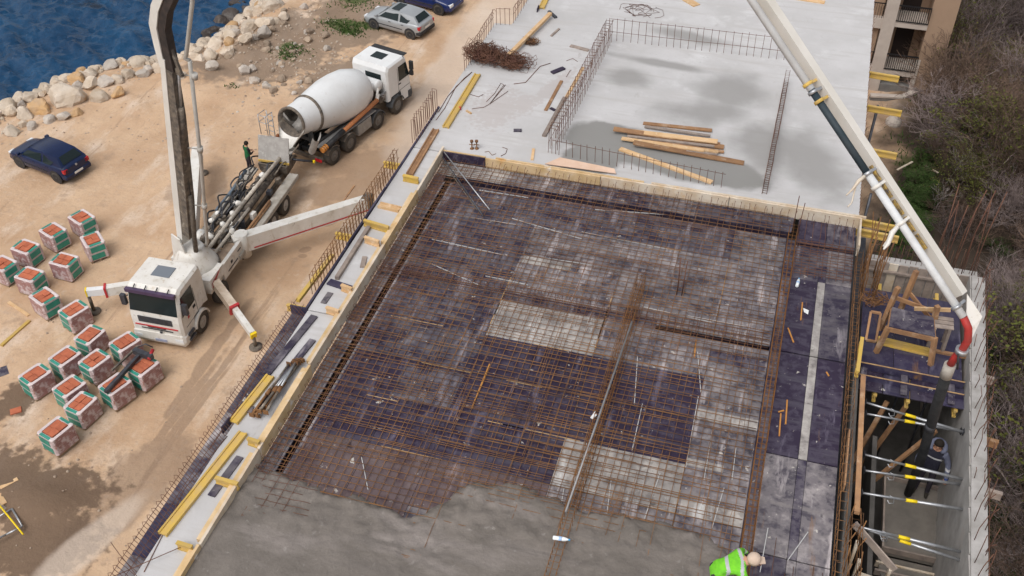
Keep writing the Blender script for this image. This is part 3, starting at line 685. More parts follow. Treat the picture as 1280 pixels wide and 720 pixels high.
for i in range(11):      # steel props piled by the board
    t = thing('steel_prop', 'rusty adjustable steel prop in the pile against the left board', 'prop', (0, 0, 0), 0, 'steel props piled on the strip')
    k = i/10; dx = rnd.uniform(-4, 4)
    A = P(378-14*k+dx, 450+5*k, .05+.06*(i % 4)); B = P(333-16*k+rnd.uniform(-5, 6), 508+12*k+rnd.uniform(-5, 5), .05+.06*(i % 4))
    t.location = (A+B)/2 - V((0, 0, .05)); t.matrix_basis = Matrix.Translation(t.location)
    mm = (m_steel, m_steeld, m_rust, m_grime)[i % 4]; M_ = A.lerp(B, .55)
    q = MB(); q.tube(A, M_, .024, n=8); q.build('inner_tube', m_steel if i % 2 else m_grime, t, True)
    q = MB(); q.tube(M_, B, .03, n=8); q.build('outer_tube', mm, t, True)
    q = MB(); q.tube(M_-(B-A).normalized()*.06, M_+(B-A).normalized()*.1, .045, n=8); q.build('collar', m_rust, t, True)
    for E_ in (A, B):
        q = MB(); d = (B-A).normalized(); q.beam(E_-d*.006, E_+d*.006, .12, .12); q.build('end_plate', m_rust, t, True)
# loose beams on the white slab
h20('yellow beam lying on the slab between tangled wire and the far corner', (597, 93), (557, 159), flat=True)
h20('weathered brown beam dark at one end beside the hairpin bars', (545, 162), (512, 218), m_timber2, flat=True)
plank('plank', 'pale timber with metal shoe lying across the tangled wire', 'plank', (688, 17), (635, 70), .13, .1, m_timber, z=.12)
plank('plank', 'grey metal shoe at the end of timber on tangled wire', 'plank', (634, 68), (624, 78), .16, .06, m_timberg, z=.14)
h20('yellow beam with black end cut off by the far slab edge', (687, -12), (677, 10), flat=True, tip=m_plyv)
plank('plank', 'thin dark cross piece at the head of the pale timber', 'plank', (686, 14), (695, 22), .1, .06, m_steeld)
for i, (a, b, w_, h, m_, lb) in enumerate((
        ((713, 57), (736, 63), .14, .04, m_timberg, 'small grey board lying alone on the slab'),
        ((690, 91), (705, 85), .16, .05, m_plyv, 'short dark violet block on the slab near bent bar'),
        ((689, 45), (699, 36), .07, .04, m_timberg, 'tiny grey offcut near the pale timber'),
        ((682, 138), (702, 101), .1, .03, m_timber2, 'short reddish plank beside the double starter row'),
        ((680, 170), (706, 122), .12, .06, m_timberg, 'dark edged plank leaning by the double starter row'),
        ((707, 123), (729, 84), .1, .03, m_timber, 'thin pale plank inside the double starter row'),
        ((642, 163), (652, 163), .14, .03, m_plyd, 'tiny blue grey tile of plywood on the slab'),
        ((856, -2), (871, 7), .3, .03, m_timber, 'pale plywood scrap at the far end of the slab'),
        ((985, -4), (1031, 3), .22, .04, m_timber, 'orange edged plank at the far end of the slab near the boom'),
        ((583, 138), (589, 142), .06, .04, m_timber, 'pale wood chip beside the yellow beam'),
        ((688, 135), (694, 138), .1, .03, m_plyv, 'black square chip beside the reddish plank'),
        ((665, 200), (667, 186), .08, .03, m_timber, 'thin stake leaning on the far shuttering board'))):
    plank('plank', lb, 'plank', a, b, w_, h, m_)
q = MB(); A = [P(x, y, z_) for x, y, z_ in ((681, 205, .06), (700, 197, .12), (768, 211, .12), (770, 217, .06))]
q.plate(A, .01); tag(q.build('plywood_sheet', mat('ply_pink', (.62, .45, .35), (.55, .38, .28), 3, .8)), 'pinkish plywood sheet leaning behind the far shuttering board', 'plywood')
q = MB()
for k_ in range(3):
    c_ = P(573+k_*6, 136+k_*3, .03)
pile = [((804, 154), (890, 163)), ((806, 158), (888, 170)), ((787, 164), (897, 177)), ((767, 161), (900, 181)), ((785, 166), (905, 184)), ((784, 170), (893, 183)), ((787, 174), (898, 190)),
        ((792, 178), (930, 204)), ((786, 172), (905, 190)), ((795, 181), (896, 192)), ((777, 173), (880, 188))]
for i, (a, b) in enumerate(pile):
    plank('lumber_board', 'long brown board in the loose lumber pile on the damp slab', 'board', a, b, rnd.choice((.1, .14, .2)), .035, (m_timber2, m_timberg, m_timber, m_timber2)[i % 4], 'boards of the lumber pile', z=.038*(i % 4), zb=.036*((i+1) % 4))
plank('lumber_board', 'single pale board lying diagonally apart from the lumber pile', 'board', (775, 186), (890, 228), .15, .05, m_timber)
# yellow beams jutting out past the right slab edge
for i, (y0, px) in enumerate(((31.55, 1), (29.45, 2), (27.05, 3), (23.1, 4), (23.55, 5))):
    t = ibeam(MB(), (1.7, y0, -.38), (3.42+.1*(i % 2), y0-.12, -.38)); 
    tag(t.build('formwork_beam', m_yellow), ('yellow beam jutting out past the slab edge, furthest along beside balcony', 'yellow beam jutting out past the slab edge below the steel pole top', 'yellow beam jutting out past the slab edge beside boom clamp', 'upper yellow beam jutting out beyond the deck corner', 'lower yellow beam jutting out beyond the deck corner')[i], 'beam')
q = MB(); q.tube((2.85, 29.8, LOT-3), (2.85, 29.8, -.48), .045, n=8); tag(q.build('steel_pole', m_steeld), 'long dark steel pole standing beside the slab edge', 'pole')
q = MB(); q.tube((2.75, 24.6, LOT-3), (2.75, 24.6, -.2), .04, n=8); tag(q.build('steel_pole', m_steeld), 'dark steel pole by the deck corner with yellow head', 'pole')
for i, (a, b) in enumerate((((1228, 467), (1249, 468)), ((1228, 544), (1245, 547)), ((1228, 607), (1247, 611)))):
    A = V((5.3, P(*a, -.4).y-.15, -.4)); q = ibeam(MB(), A, A+V((.32, -.03, 0))); tag(q.build('formwork_beam', m_timberg if i != 1 else m_timber2), 'short beam end poking out past the outer face of the retaining wall', 'beam', 'beam ends past the retaining wall')
# tangled wire
def tangle(name, label, px, n, rad, hgt, m_, rr=.007):
    c = P(*px, 0); g = MB(); rg = random.Random(px[0])
    for i in range(n):
        k = rg.uniform(.15, rad); a0 = rg.uniform(0, 6.3); cx = c + V((rg.uniform(-rad, rad)*.7, rg.uniform(-rad, rad)*.5, 0)); pts = []
        for j in range(9):
            t = a0+j*rg.uniform(.35, .8); pts.append(cx + V((math.cos(t)*k, math.sin(t)*k*.8, .012+abs(math.sin(t*1.3+a0))*hgt*rg.uniform(.3, 1))))
        g.path(pts, rr, 4)
    return tag(g.build(name, m_), label, 'wire')
tangle('wire_tangle', 'big heap of tangled rusty wire under the pale timber', (607, 74), 120, .55, .5, m_rust2)
tangle('wire_tangle', 'lower part of the rusty wire heap spilling towards bent bar', (640, 82), 80, .5, .34, m_rust2)
tangle('wire_tangle', 'small bundle of rusty wire beside the pale timber', (664, 54), 26, .2, .16, m_rust)
tangle('wire_tangle', 'thin loose wire loops at the far end of the slab', (805, 12), 8, .6, .03, m_rust2, .006)
def bent(label, px, m_=m_rust2, r=.008, cat='rebar'):
    g = MB(); g.path([P(x, y, .012) for x, y in px], r, 5); return tag(g.build('bent_bar', m_), label, cat)
bent('long bent dark bar lying below the tangled wire', [(642, 105), (657, 103), (675, 83), (688, 79)], r=.011)
bent('zigzag rusty tie lying near the yellow beam', [(608, 127), (618, 117), (626, 104), (630, 106), (612, 130), (622, 118), (632, 106)])
bent('thin bent wire near the yellow beam foot', [(588, 118), (598, 121), (604, 118)])
bent('curved thin wire crossing the bare slab left of the chips', [(590, 136), (605, 134), (612, 130), (635, 114)])
bent('loose wire between small board and violet block', [(708, 76), (716, 73), (722, 77)])
bent('small hooked wire near the double starter row', [(708, 96), (712, 89), (714, 88)])
bent('dark squiggle of wire behind the far shuttering board', [(606, 190), (611, 189), (615, 194), (620, 192)], m_rust)
bent('curled thin wire behind the far shuttering board', [(628, 184), (634, 186), (632, 192), (626, 195)])
bent('long straight bar lying on the strip by the edge formwork', [(377, 392), (330, 452), (290, 520), (262, 562)], r=.009)
bent('long straight bar crossing the pale strip at the near end', [(284, 545), (230, 612), (205, 665), (180, 715)], r=.008)
bent('bars laid along the slab edge beside the mixer truck', [(548, 140), (560, 120), (580, 98), (590, 90)], r=.012)
bent('second bar along the slab edge beside the mixer truck', [(545, 150), (556, 135), (570, 108), (588, 92)], r=.01)
for lb, (bx_, by_) in (('rusty bolt like screw jack standing behind the far corner board', (590, 186)), ('second rusty screw jack behind the far corner board with round head', (596, 186))):
    c_ = P(bx_, by_, 0); q = MB(); q.lathe([(.06, 0), (.06, .02), (.018, .03), (.018, .22), (.05, .23), (.05, .28)], 8, c_); q.tube(c_+V((-.08, 0, .14)), c_+V((.08, 0, .14)), .012); tag(q.build('screw_jack', m_rust), lb, 'jack')
# plastic spacer strips on the deck
sp = [((602, 238), (660, 247)), ((545, 265), (645, 281)), ((640, 273), (728, 299)), ((727, 290), (833, 311)), ((540, 299), (630, 319)), ((540, 330), (600, 357)), ((607, 345), (660, 356)), ((744, 262), (830, 268)),
      ((805, 384), (890, 403)), ((662, 320), (740, 331)), ((803, 505), (790, 563)), ((872, 440), (876, 490)), ((764, 600), (757, 655)), ((825, 592), (805, 650)), ((873, 495), (857, 585)), ((797, 445), (793, 505)),
      ((890, 540), (880, 600)), ((905, 610), (890, 660)), ((920, 560), (915, 600)), ((700, 640), (705, 610)), ((960, 660), (950, 715)), ((1010, 665), (985, 700)), ((452, 572), (460, 612)), ((860, 395), (930, 408))]
m_spacer = mat('spacer_plastic', (.5, .5, .5), (.4, .39, .39), 8, .6)
for a, b in sp:
    q = MB(); q.beam(P(*a, -.235), P(*b, -.235), .016, .02); tag(q.build('spacer_strip', m_spacer), 'thin pale plastic spacer strip under the deck mesh', 'spacer', 'spacer strips under the mesh')
# steel tube and diagonal tubes
m_steeld2 = mat('steel_mid', (.3, .3, .31), (.2, .19, .19), 4, .55, .4)
def tubes(name, label, a, b, r, m_, cat, za, zb):
    q = MB(); q.tube(P(*a, za), P(*b, zb), r, n=8); return tag(q.build(name, m_), label, cat)
tubes('steel_tube', 'long grey steel tube resting along the middle beam cage', (790, 402), (707, 640), .024, m_steeld2, 'tube', .13, .13)
tubes('steel_tube', 'thin bright tube propped diagonally in the far deck corner', (555, 190), (612, 262), .016, m_steel, 'tube', .06, -.12)
tubes('steel_tube', 'dark tube propped diagonally beside the bright one in the far corner', (553, 196), (604, 270), .016, m_steeld, 'tube', .06, -.12)
tubes('steel_tube', 'third thin tube lying lower in the far deck corner', (552, 200), (596, 262), .012, m_grime, 'tube', -.02, -.15)
plank('plank', 'thin brown plank standing in the trench beside the shaft', 'plank', (1061, 540), (1055, 610), .03, .2, m_timber2, z=-.2)
plank('plank', 'tall yellow edged plank at the shaft rim', 'plank', (1079, 470), (1071, 642), .1, .06, m_timber2, z=-.02)
h20('bright yellow beam standing at the shaft rim near the platform', (1077, 425), (1071, 468), z=-.1)
# scraps of orange timber and cement splashes on the bare bay
for a, b in (((984, 500), (982, 530)), ((976, 517), (974, 545)), ((973, 515), (980, 513)), ((1003, 378), (1001, 400)), ((985, 410), (992, 428)), ((1033, 465), (1036, 470)), ((612, 455), (590, 510)), ((870, 425), (868, 446))):
    q = MB(); q.beam(P(*a, DZ+.012), P(*b, DZ+.012), .03, .02); tag(q.build('wood_sliver', mat('wood_orange', (.5, .24, .06), (.4, .17, .05), 5, .8)), 'thin orange wood sliver lying on the plywood deck', 'wood scrap', 'orange wood slivers on the deck')
# bottles
def bottle(label, a, b, z):
    A = P(*a, z); B = P(*b, z); d = (B-A).normalized(); L0 = .32
    t = thing('plastic_bottle', label, 'bottle', tuple(A-V((0, 0, .04))))
    q = MB(); q.lathe([(.03, 0), (.042, .015), (.042, .2), (.036, .24), (.016, .285), (.014, .3)], 12, A, d); q.build('bottle_body', mat('bottle_plastic', (.75, .78, .8), None, rough=.15), t, True)
    q = MB(); q.lathe([(.0435, .11), (.0435, .17)], 12, A, d); q.build('paper_label', mat('label_blue', (.35, .5, .75), None, rough=.5), t, True)
    q = MB(); q.lathe([(.018, .295), (.018, .325)], 10, A, d); q.build('cap', mat('cap_blue', (.02, .3, .6), None, rough=.4), t, True)
bottle('white water bottle with blue cap lying across the cage in fresh concrete', (691, 672), (713, 675), .16)
bottle('pale water bottle with blue cap lying in the narrow violet bay', (996, 358), (1000, 344), -.2)
q = MB(); q.plate([P(1004, 385, -.23), P(1011, 388, -.23), P(1010, 393, -.23), P(1005, 390, -.23)], .004); tag(q.build('paper_scrap', m_whiteclean), 'white scrap of paper on the narrow violet bay', 'paper')
q = MB(); q.plate([P(738, 522, -.05), P(744, 514, -.05), P(746, 519, -.05), P(741, 524, -.05)], .01); tag(q.build('plastic_scrap', m_whiteclean), 'white plastic scrap caught on the middle beam cage', 'scrap')
q = MB(); q.lathe([(.05, 0), (.03, .1)], 6, P(575, 137, 0)); tag(q.build('red_glove', m_red), 'small red glove dropped beside the yellow beam', 'glove')

# ------------------------------------------------------------------ sawing table and struts in the shaft
tb = thing('work_table', 'timber work table with violet plywood top on the shaft platform', 'table', (3.5, 18.45, -.45))
A = [P(1115, 384, .35), P(1167, 397, .35), P(1169, 421, .35), P(1111, 408, .35)]
q = MB(); q.plate(A[::-1], .012); q.build('table_top', m_plyd, tb, True)
for i in range(4):
    a, b = A[i], A[(i+1) % 4]; q = MB(); q.beam(a-V((0, 0, .08)), b-V((0, 0, .08)), .05, .12); q.build('apron', m_timber2, tb, True)
for i, h in enumerate((.95, .7, .33, .33)):
    a = A[i]; c_ = (A[0]+A[2])/2; o = (a-c_)*.1; q = MB(); q.beam(V((a.x, a.y, -.44))+o*2, V((a.x, a.y, h))-o*0, .1, .1); q.build('leg', m_timber2, tb, True)
q = MB(); a = V((A[0].x+.25, A[0].y+.45, -.44)); q.beam(a, a+V((.12, .12, 1.5)), .1, .1); q.build('post', m_timber2, tb, True)
q = MB(); q.beam(A[0]+V((.05, .3, .05)), A[1]+V((.1, .5, -.25)), .04, .1); q.build('brace', m_timber2, tb, True)
q = MB(); q.beam(A[0]+V((.3, .6, .1)), A[1]+V((.1, .3, -.4)), .04, .1); q.build('brace', m_timber2, tb, True)
q = MB(); q.beam(A[0]+V((.5, .15, -.05)), A[1]+V((.35, .25, .1)), .04, .1); q.build('brace', m_timber, tb, True)
sb = thing('step_stool', 'rough timber stool leaning beside the sawing table', 'stool', (4.35, 19.2, -.45))
for dx, dy in ((0, 0), (.35, .05), (.02, .4), (.38, .42)):
    q = MB(); q.beam((4.2+dx, 19.0+dy, -.44), (4.22+dx*.9, 19.0+dy*.9, .3), .07, .07); q.build('leg', m_timberg, sb, True)
for dy in (0, .14, .28):
    q = MB(); q.beam((4.15, 19.05+dy, .31), (4.62, 19.08+dy, .31), .11, .03); q.build('slat', m_timberg, sb, True)
h20('yellow beam lying on the platform under the sawing table', (1097, 425), (1168, 442), z=-.44)
plank('plank', 'rusty dark batten on the platform by the retaining wall', 'plank', (1165, 438), (1226, 450), .08, .06, m_timber2, z=-.44)
tangle('wire_tangle', 'rusty wire coils on the platform beside column bars', (1092, 378), 18, .25, .2, m_rust)
lf = thing('timber_frame', 'small leaning timber frame on the platform beside column bars', 'frame', (3.0, 19.2, -.45))
for a, b in (((2.86, 18.95, -.4), (2.86, 19.45, .05)), ((3.08, 18.95, -.4), (3.08, 19.45, .05)), ((2.86, 18.95, -.4), (3.08, 18.95, -.4)), ((2.86, 19.45, .05), (3.08, 19.45, .05))):
    q = MB(); q.beam(a, b, .05, .05); q.build('rail', m_timber2, lf, True)
def strut(label, a, za, b, zb):
    A = P(*a, za); B = P(*b, zb)
    t = thing('shoring_prop', label, 'prop', tuple(A)); d = (B-A); M1 = A+d*.42
    q = MB(); q.tube(A, M1, .024, n=8); q.build('inner_tube', m_steel, t, True)
    q = MB(); q.tube(M1, B, .032, n=8); q.build('outer_tube', m_steel, t, True)
    q = MB(); q.tube(M1-d.normalized()*.02, M1+d.normalized()*.2, .036, n=8); q.build('sleeve', m_yellow2, t, True)
    h_ = A+d*.27; q = MB(); q.path([h_+V((-.03, 0, .05)), h_+V((.06, -.02, .02)), h_+V((.08, -.03, -.12)), h_+V((.0, -.02, -.16)), h_+V((-.04, 0, -.1))], .01, 5); q.build('pin_handle', m_steel, t, True)
    for E_ in (A, B):
        q = MB(); n_ = d.normalized(); q.beam(E_-n_*.006, E_+n_*.006, .12, .12); q.build('end_plate', m_steeld, t, True)
for lb, a, za, b, zb in (('horizontal shoring prop, upper one of the pair nearest the platform', (1082, 503), -.2, (1204, 540), -.45), ('horizontal shoring prop, lower one of the pair nearest the platform', (1082, 517), -.35, (1201, 539), -.62),
                        ('shoring prop crossing just in front of the worker in the shaft', (1080, 568), -.25, (1206, 600), -.55), ('shoring prop crossing at the waist of the worker in the shaft', (1080, 588), -.4, (1204, 606), -.7),
                        ('single shoring prop crossing above the landing', (1077, 616), -.25, (1212, 638), -.5), ('upper shoring prop above the half built stair', (1068, 657), -.2, (1202, 690), -.6), ('lower shoring prop above the half built stair', (1068, 657), -.35, (1206, 702), -.7)):
    strut(lb, a, za, b, zb)
# ------------------------------------------------------------------ vehicles
m_rim = mat('rim_grey', (.42, .42, .42), (.3, .29, .28), 8, .45, .4)
m_taill = mat('tail_red', (.45, .01, .02), None, rough=.25)
m_headl = mat('headlight', (.7, .72, .75), None, rough=.12)
m_plate = mat('plate_white', (.7, .7, .68), None, rough=.5)
def wheel(parent, x, y, r, w_, rim=None, hub=.6, side=1):
    q = MB(); q.lathe([(r*hub, -w_/2), (r*.92, -w_/2), (r, -w_/2+.035), (r, w_/2-.035), (r*.92, w_/2), (r*hub, w_/2)], 22, (x, y, r), (0, 1, 0), True, False); t = q.build('wheel', m_rubber, parent)
    q = MB(); s = side; q.lathe([(r*hub, w_/2*.9), (r*hub*.85, w_/2*.6), (r*hub*.4, w_/2*.55), (r*.2, w_/2*.95), (r*.05, w_/2*.98)], 18, (x, y, r), (0, s, 0))
    q.lathe([(.01, -w_*.3), (r*hub, -w_*.3)], 18, (x, y, r), (0, s, 0))
    q.build('rim', rim or m_rim, t)
    for k in range(5):
        a = k*1.2566; q = None
    return t
def pane(parent, q4, m_, name, off=.006):
    q = MB(); p = [V(a) for a in q4]; n = (p[1]-p[0]).cross(p[3]-p[0]).normalized(); q.plate([a+n*off for a in p], .004); return q.build(name, m_, parent)
def inset(q4, u0, u1, v0, v1):
    a, b, c, d = [V(x) for x in q4]
    f = lambda u, v: (a.lerp(b, u)).lerp(d.lerp(c, u), v)
    return [f(u0, v0), f(u1, v0), f(u1, v1), f(u0, v1)]
def make_car(label, loc, rz, paint, L=3.88, W=1.64, wb=2.51, sunroof=False, trim=False, mirror=None, sc=1.0):
    t = thing('parked_car', label, 'car', loc, rz)
    hw = W/2; xf_, xr = wb/2+.72, -(L-wb/2-.72)
    # lower body: stations (x, z bottom, z top, half width)
    stn = [(xf_, .34, .52, .62), (xf_-.05, .22, .66, .74), (xf_-.28, .2, .74, hw-.03), (xf_-.75, .2, .84, hw), (xf_-1.12, .2, .91, hw), (.2, .2, .93, hw), (-.8, .2, .95, hw), (xr+.42, .21, .98, hw-.01), (xr+.1, .24, .97, hw-.06), (xr+.0, .3, .86, hw-.14)]
    rings = []
    for x, zb, zt, h in stn:
        half = [(h*.9, zb), (h, zb+.12), (h, zb+(zt-zb)*.55), (h*.975, zt-.07), (h*.9, zt-.005), (h*.5, zt+.025)]
        rings.append([V((x, y_, z_)) for y_, z_ in half] + [V((x, -y_, z_)) for y_, z_ in half[::-1]])
    q = MB(); q.loft(rings, True, True); b = q.build('body', paint, t)
    # greenhouse
    zb, zt = .9, 1.42; wb_, wt = hw-.06, hw-.26
    x0, x1, x2, x3 = xf_-.95, xf_-1.6, xr+.5, xr+.1
    Fb = [V((x0, s*wb_, zb)) for s in (1, -1)]; Ft = [V((x1, s*wt, zt-.03)) for s in (1, -1)]
    Rt = [V((x2, s*wt, zt-.04)) for s in (1, -1)]; Rb = [V((x3, s*wb_*.96, zb+.06)) for s in (1, -1)]
    xm = (x1+x2)/2
    Mt = [V((xm, s*(wt+.015), zt)) for s in (1, -1)]
    q = MB()
    def rg(a, bz): return [a[0], a[0].lerp(a[1], .25)+V((0, 0, bz)), a[0].lerp(a[1], .75)+V((0, 0, bz)), a[1]]
    q.loft([rg(Fb, 0), rg(Ft, .025), rg(Mt, .03), rg(Rt, .025), rg(Rb, 0)], False, True, False)
    Mb = [V((xm, s*(wb_), zb+.0)) for s in (1, -1)]
    for s in (0, 1):
        q.add([Fb[s], Ft[s], Mt[s], Rt[s], Rb[s], Mb[s]], [(0, 1, 2, 3, 4, 5) if s else (5, 4, 3, 2, 1, 0)])
    q.build('cabin', paint, t)
    g_ = m_glass
    pane(t, inset([Fb[1], Fb[0], Ft[0], Ft[1]], .06, .94, .1, .95), g_, 'windshield', .03)
    pane(t, inset([Rb[0], Rb[1], Rt[1], Rt[0]], .1, .9, .2, .92), g_, 'rear_window', .03)
    for s, sg in ((0, 1), (1, -1)):
        A_ = V((xm-.02, sg*wb_, zb)); Q1 = [Fb[s]+V((-.18, 0, .04)), A_+V((.1, 0, .04)), V((xm+.08, sg*(wt+.02), zt-.07)), Ft[s]+V((-.02, 0, -.06))]
        Q2 = [A_+V((-.04, 0, .04)), V((xr+.85, sg*wb_, zb+.04)), Rt[s]+V((-.02, 0, -.07)), V((xm-.05, sg*(wt+.02), zt-.07))]
        for Q in (Q1, Q2):
            if sg < 0: Q = Q[::-1]
            pane(t, Q, g_, 'side_window', .012)
        for x in (wb/2, -wb/2):
            q = MB(); q.lathe([(.37, 0), (.37, .02)], 20, (x, sg*(hw-.012), .34), (0, sg, 0)); q.build('wheel_arch', m_black, t)
            wheel(t, x, sg*(hw-.085), .305, .19, hub=.68, side=sg)
        q = MB(); q.box((x0-.05, sg*(hw+.06), zb+.08), (.12, .18, .12)); q.build('mirror', mirror or paint, t)
        q = MB(); q.box((.1, sg*(hw+.004), .5), (wb-.85, .016, .05)); q.build('side_trim', m_black, t)
        for dx in (.12, -.75): q = MB(); q.box((dx, sg*(hw-.002), .78), (.16, .02, .03)); q.build('door_handle', m_black if trim else paint, t)
        q = MB(); q.box((xf_-.1, sg*.55, .6), (.22, .32, .15)); q.build('headlight', m_headl, t)
        q = MB(); q.box((xr+.075, sg*(hw-.17), .78), (.15, .22, .2)); q.build('tail_light', m_taill, t)
    q = MB(); q.chprism([(xr-.03, .32), (xr-.05, .5), (xr+.02, .58), (xr+.3, .58), (xr+.3, .3)], W-.06, .06); q.build('rear_bumper', m_black if trim else paint, t)
    q = MB(); q.chprism([(xf_+.03, .3), (xf_+.04, .46), (xf_-.02, .54), (xf_-.3, .54), (xf_-.3, .28)], W-.14, .08); q.build('front_bumper', m_black if trim else paint, t)
    q = MB(); q.box((xr-.052, 0, .5 if not trim else .7), (.012, .5, .11)); q.build('number_plate', m_plate, t)
    q = MB(); q.lathe([(.06, 0), (.06, .012), (.045, .014), (.045, .008)], 16, (xr+.0, 0, .86), (-1, 0, .15)); q.build('emblem', m_steel, t)
    if sunroof:
        q = MB(); q.box((xm+.42, 0, zt+.03), (.5, .85, .02)); q.build('sunroof', m_glass, t)
    q = MB(); q.tube((x0-.02, .5, zb+.02), (x0+.02, -.4, zb+.03), .012); q.build('wiper', m_black, t)
    return t
m_blue = mat('car_blue', (.004, .011, .045), (.006, .016, .06), 1, .25, spec=.4)
m_silver = mat('car_silver', (.4, .42, .44), (.36, .375, .39), 1, .3, .35)
m_navy = mat('car_navy', (.008, .02, .1), None, rough=.22, spec=.6)
def place_car(label, a, b, side, paint, **k):
    """a, b: pixels where the front and rear wheel of the visible side touch the ground"""
    A = P(*a, LOT); B = P(*b, LOT); d = (A-B); rz = math.atan2(d.y, d.x); d.normalize(); left = V((-d.y, d.x, 0))
    c = (A+B)/2 - left*side*.83; c.z = ground_z(c.x, c.y)-.01
    t = make_car(label, tuple(c), rz, paint, **k); sc_ = (A-B).length/2.51; t.scale = (sc_, sc_*.97, sc_*.95); return t
place_car('dark blue hatchback parked alone near the shore rocks', (26.7, 209.4), (72.8, 228.3), 1, m_blue, mirror=m_blue)
place_car('silver hatchback with black sunroof parked beside grass tufts', (468, 36), (513, 49), 1, m_silver, sunroof=True, trim=True)
place_car('dark blue car parked behind the silver hatchback, half out of view', (549, 17.5), (500, 5.5), -1, m_navy)

# ---- mixer truck --------------------------------------------------------
A = P(497, 141, LOT); B = P(415.5, 206, LOT); d = (A-B).normalized(); rzm = math.atan2(d.y, d.x); right = V((d.y, -d.x, 0))
o_ = A - right*1.15; o_.z = LOT
mx = thing('concrete_mixer_truck', 'white concrete mixer truck with rotating drum and orange chute pipe', 'truck', tuple(o_), rzm)
AX = (0, -1.76, -4.24, -5.56)
m_fender = mat('fender_dark', (.06, .065, .075), (.09, .09, .09), 4, .6)
for i, x in enumerate(AX):
    for s in (1, -1):
        wheel(mx, x, s*1.07, .5, .34 if i < 2 else .42, mat('rim_truck', (.2, .2, .2), (.13, .12, .11), 8, .55, .4), .58, s)
        q = MB(); a0, a1 = (R(10), R(170)) if i < 2 else (R(35), R(145))
        ring = [V((x+.58*math.cos(t), 0, .5+.58*math.sin(t))) for t in [a0+(a1-a0)*k/10 for k in range(11)]]
        q.loft([[p+V((0, s*.84, 0)) for p in ring], [p+V((0, s*1.27, 0)) for p in ring]], False, True, False)
        q.loft([[V((p.x, s*1.27, p.z)) for p in ring], [V((x+(p.x-x)*.9, s*1.275, .5+(p.z-.5)*.9)) for p in ring]], False, False, False)
        q.build('fender', m_fender if i < 2 else m_grime, mx)
q = MB(); q.box((-2.4, .38, .85), (7.8, .1, .28)); q.box((-2.4, -.38, .85), (7.8, .1, .28))
for x in (0, -1.5, -3, -4.9, -6.1): q.box((x, 0, .82), (.12, .7, .2))
for x in AX: q.tube((x, -.95, .5), (x, .95, .5), .09)
q.build('chassis', m_black, mx)
cab = MB(); prof = [(-.62, .95), (-.62, 2.75), (-.5, 2.98), (.95, 2.98), (1.12, 2.86), (1.4, 1.75), (1.42, .5), (1.25, .42), (.62, .45), (.5, 1.12), (-.5, 1.12)]
cab.chprism(prof, 2.32, .09); cab.build('cab', m_whiteclean, mx)
q = MB(); q.chprism([(1.0, .36), (1.0, .9), (1.47, .9), (1.5, .5), (1.4, .32)], 2.4, .1); q.build('bumper', m_fender, mx)
pane(mx, [(1.385, -1.0, 1.82), (1.385, 1.0, 1.82), (1.135, .98, 2.78), (1.135, -.98, 2.78)], m_glass, 'windshield', .012)
q = MB(); q.box((1.44, 0, 1.3), (.03, 1.7, .55)); q.build('grille', m_black, mx)
for s in (1, -1):
    Q = [(.35, s*1.165, 1.75), (1.28, s*1.165, 1.75), (1.06, s*1.165, 2.6), (.35, s*1.165, 2.6)]
    pane(mx, Q if s < 0 else Q[::-1], m_glass, 'side_window', .004)
    q = MB(); q.box((1.32, s*1.32, 2.3), (.14, .2, .5)); q.box((1.32, s*1.3, 1.85), (.14, .2, .25)); q.build('mirror', m_black, mx)
    q = MB(); q.box((.4, s*1.17, 1.6), (.18, .03, .05)); q.build('door_handle', m_black, mx)
    q = MB(); q.box((1.47, s*.85, .62), (.06, .4, .24)); q.build('headlight', m_headl, mx)
    q = MB(); q.beam((.92, s*1.1, 2.96), (1.3, s*1.13, 1.75), .05, .05); q.build('pillar_trim', m_black, mx)
    q = MB(); q.box((-.05, s*1.17, .95), (.5, .12, .3)); q.build('step', m_fender, mx)
    q = MB(); q.box((.28, s*1.162, 1.85), (.02, .008, 1.4)); q.box((.8, s*1.162, 1.22), (1.0, .008, .02)); q.build('door_seam', m_black, mx)
q = MB(); q.box((-.635, -.25, 2.3), (.02, 1.0, .42)); q.build('rear_cab_window', m_glass, mx)
q = MB(); q.box((.35, 0, 2.99), (.6, .75, .03)); q.build('roof_hatch', m_glass, mx)
q = MB(); q.box((1.22, 0, 2.92), (.35, 2.1, .04), 0); q.build('sun_visor', m_black, mx)
q = MB(); q.lathe([(.02, -.9), (.26, -.87), (.33, -.8), (.33, .8), (.26, .87), (.02, .9)], 20, (-.98, 0, 2.05), (0, 1, 0)); q.build('water_tank', m_whiteclean, mx)
q = MB(); q.box((-.95, 0, 1.45), (.5, 1.3, .5)); q.box((-.95, -.8, 1.3), (.5, .3, .4)); q.build('engine_pump', m_grime, mx)
q = MB()
for k in range(6): q.path([(-.9+.1*k, -.9, 1.1), (-.85+.1*k, -1.0, 1.4+.1*(k % 3)), (-1.2, -.8, 1.5)], .03, 6)
q.build('hoses', m_steel, mx)
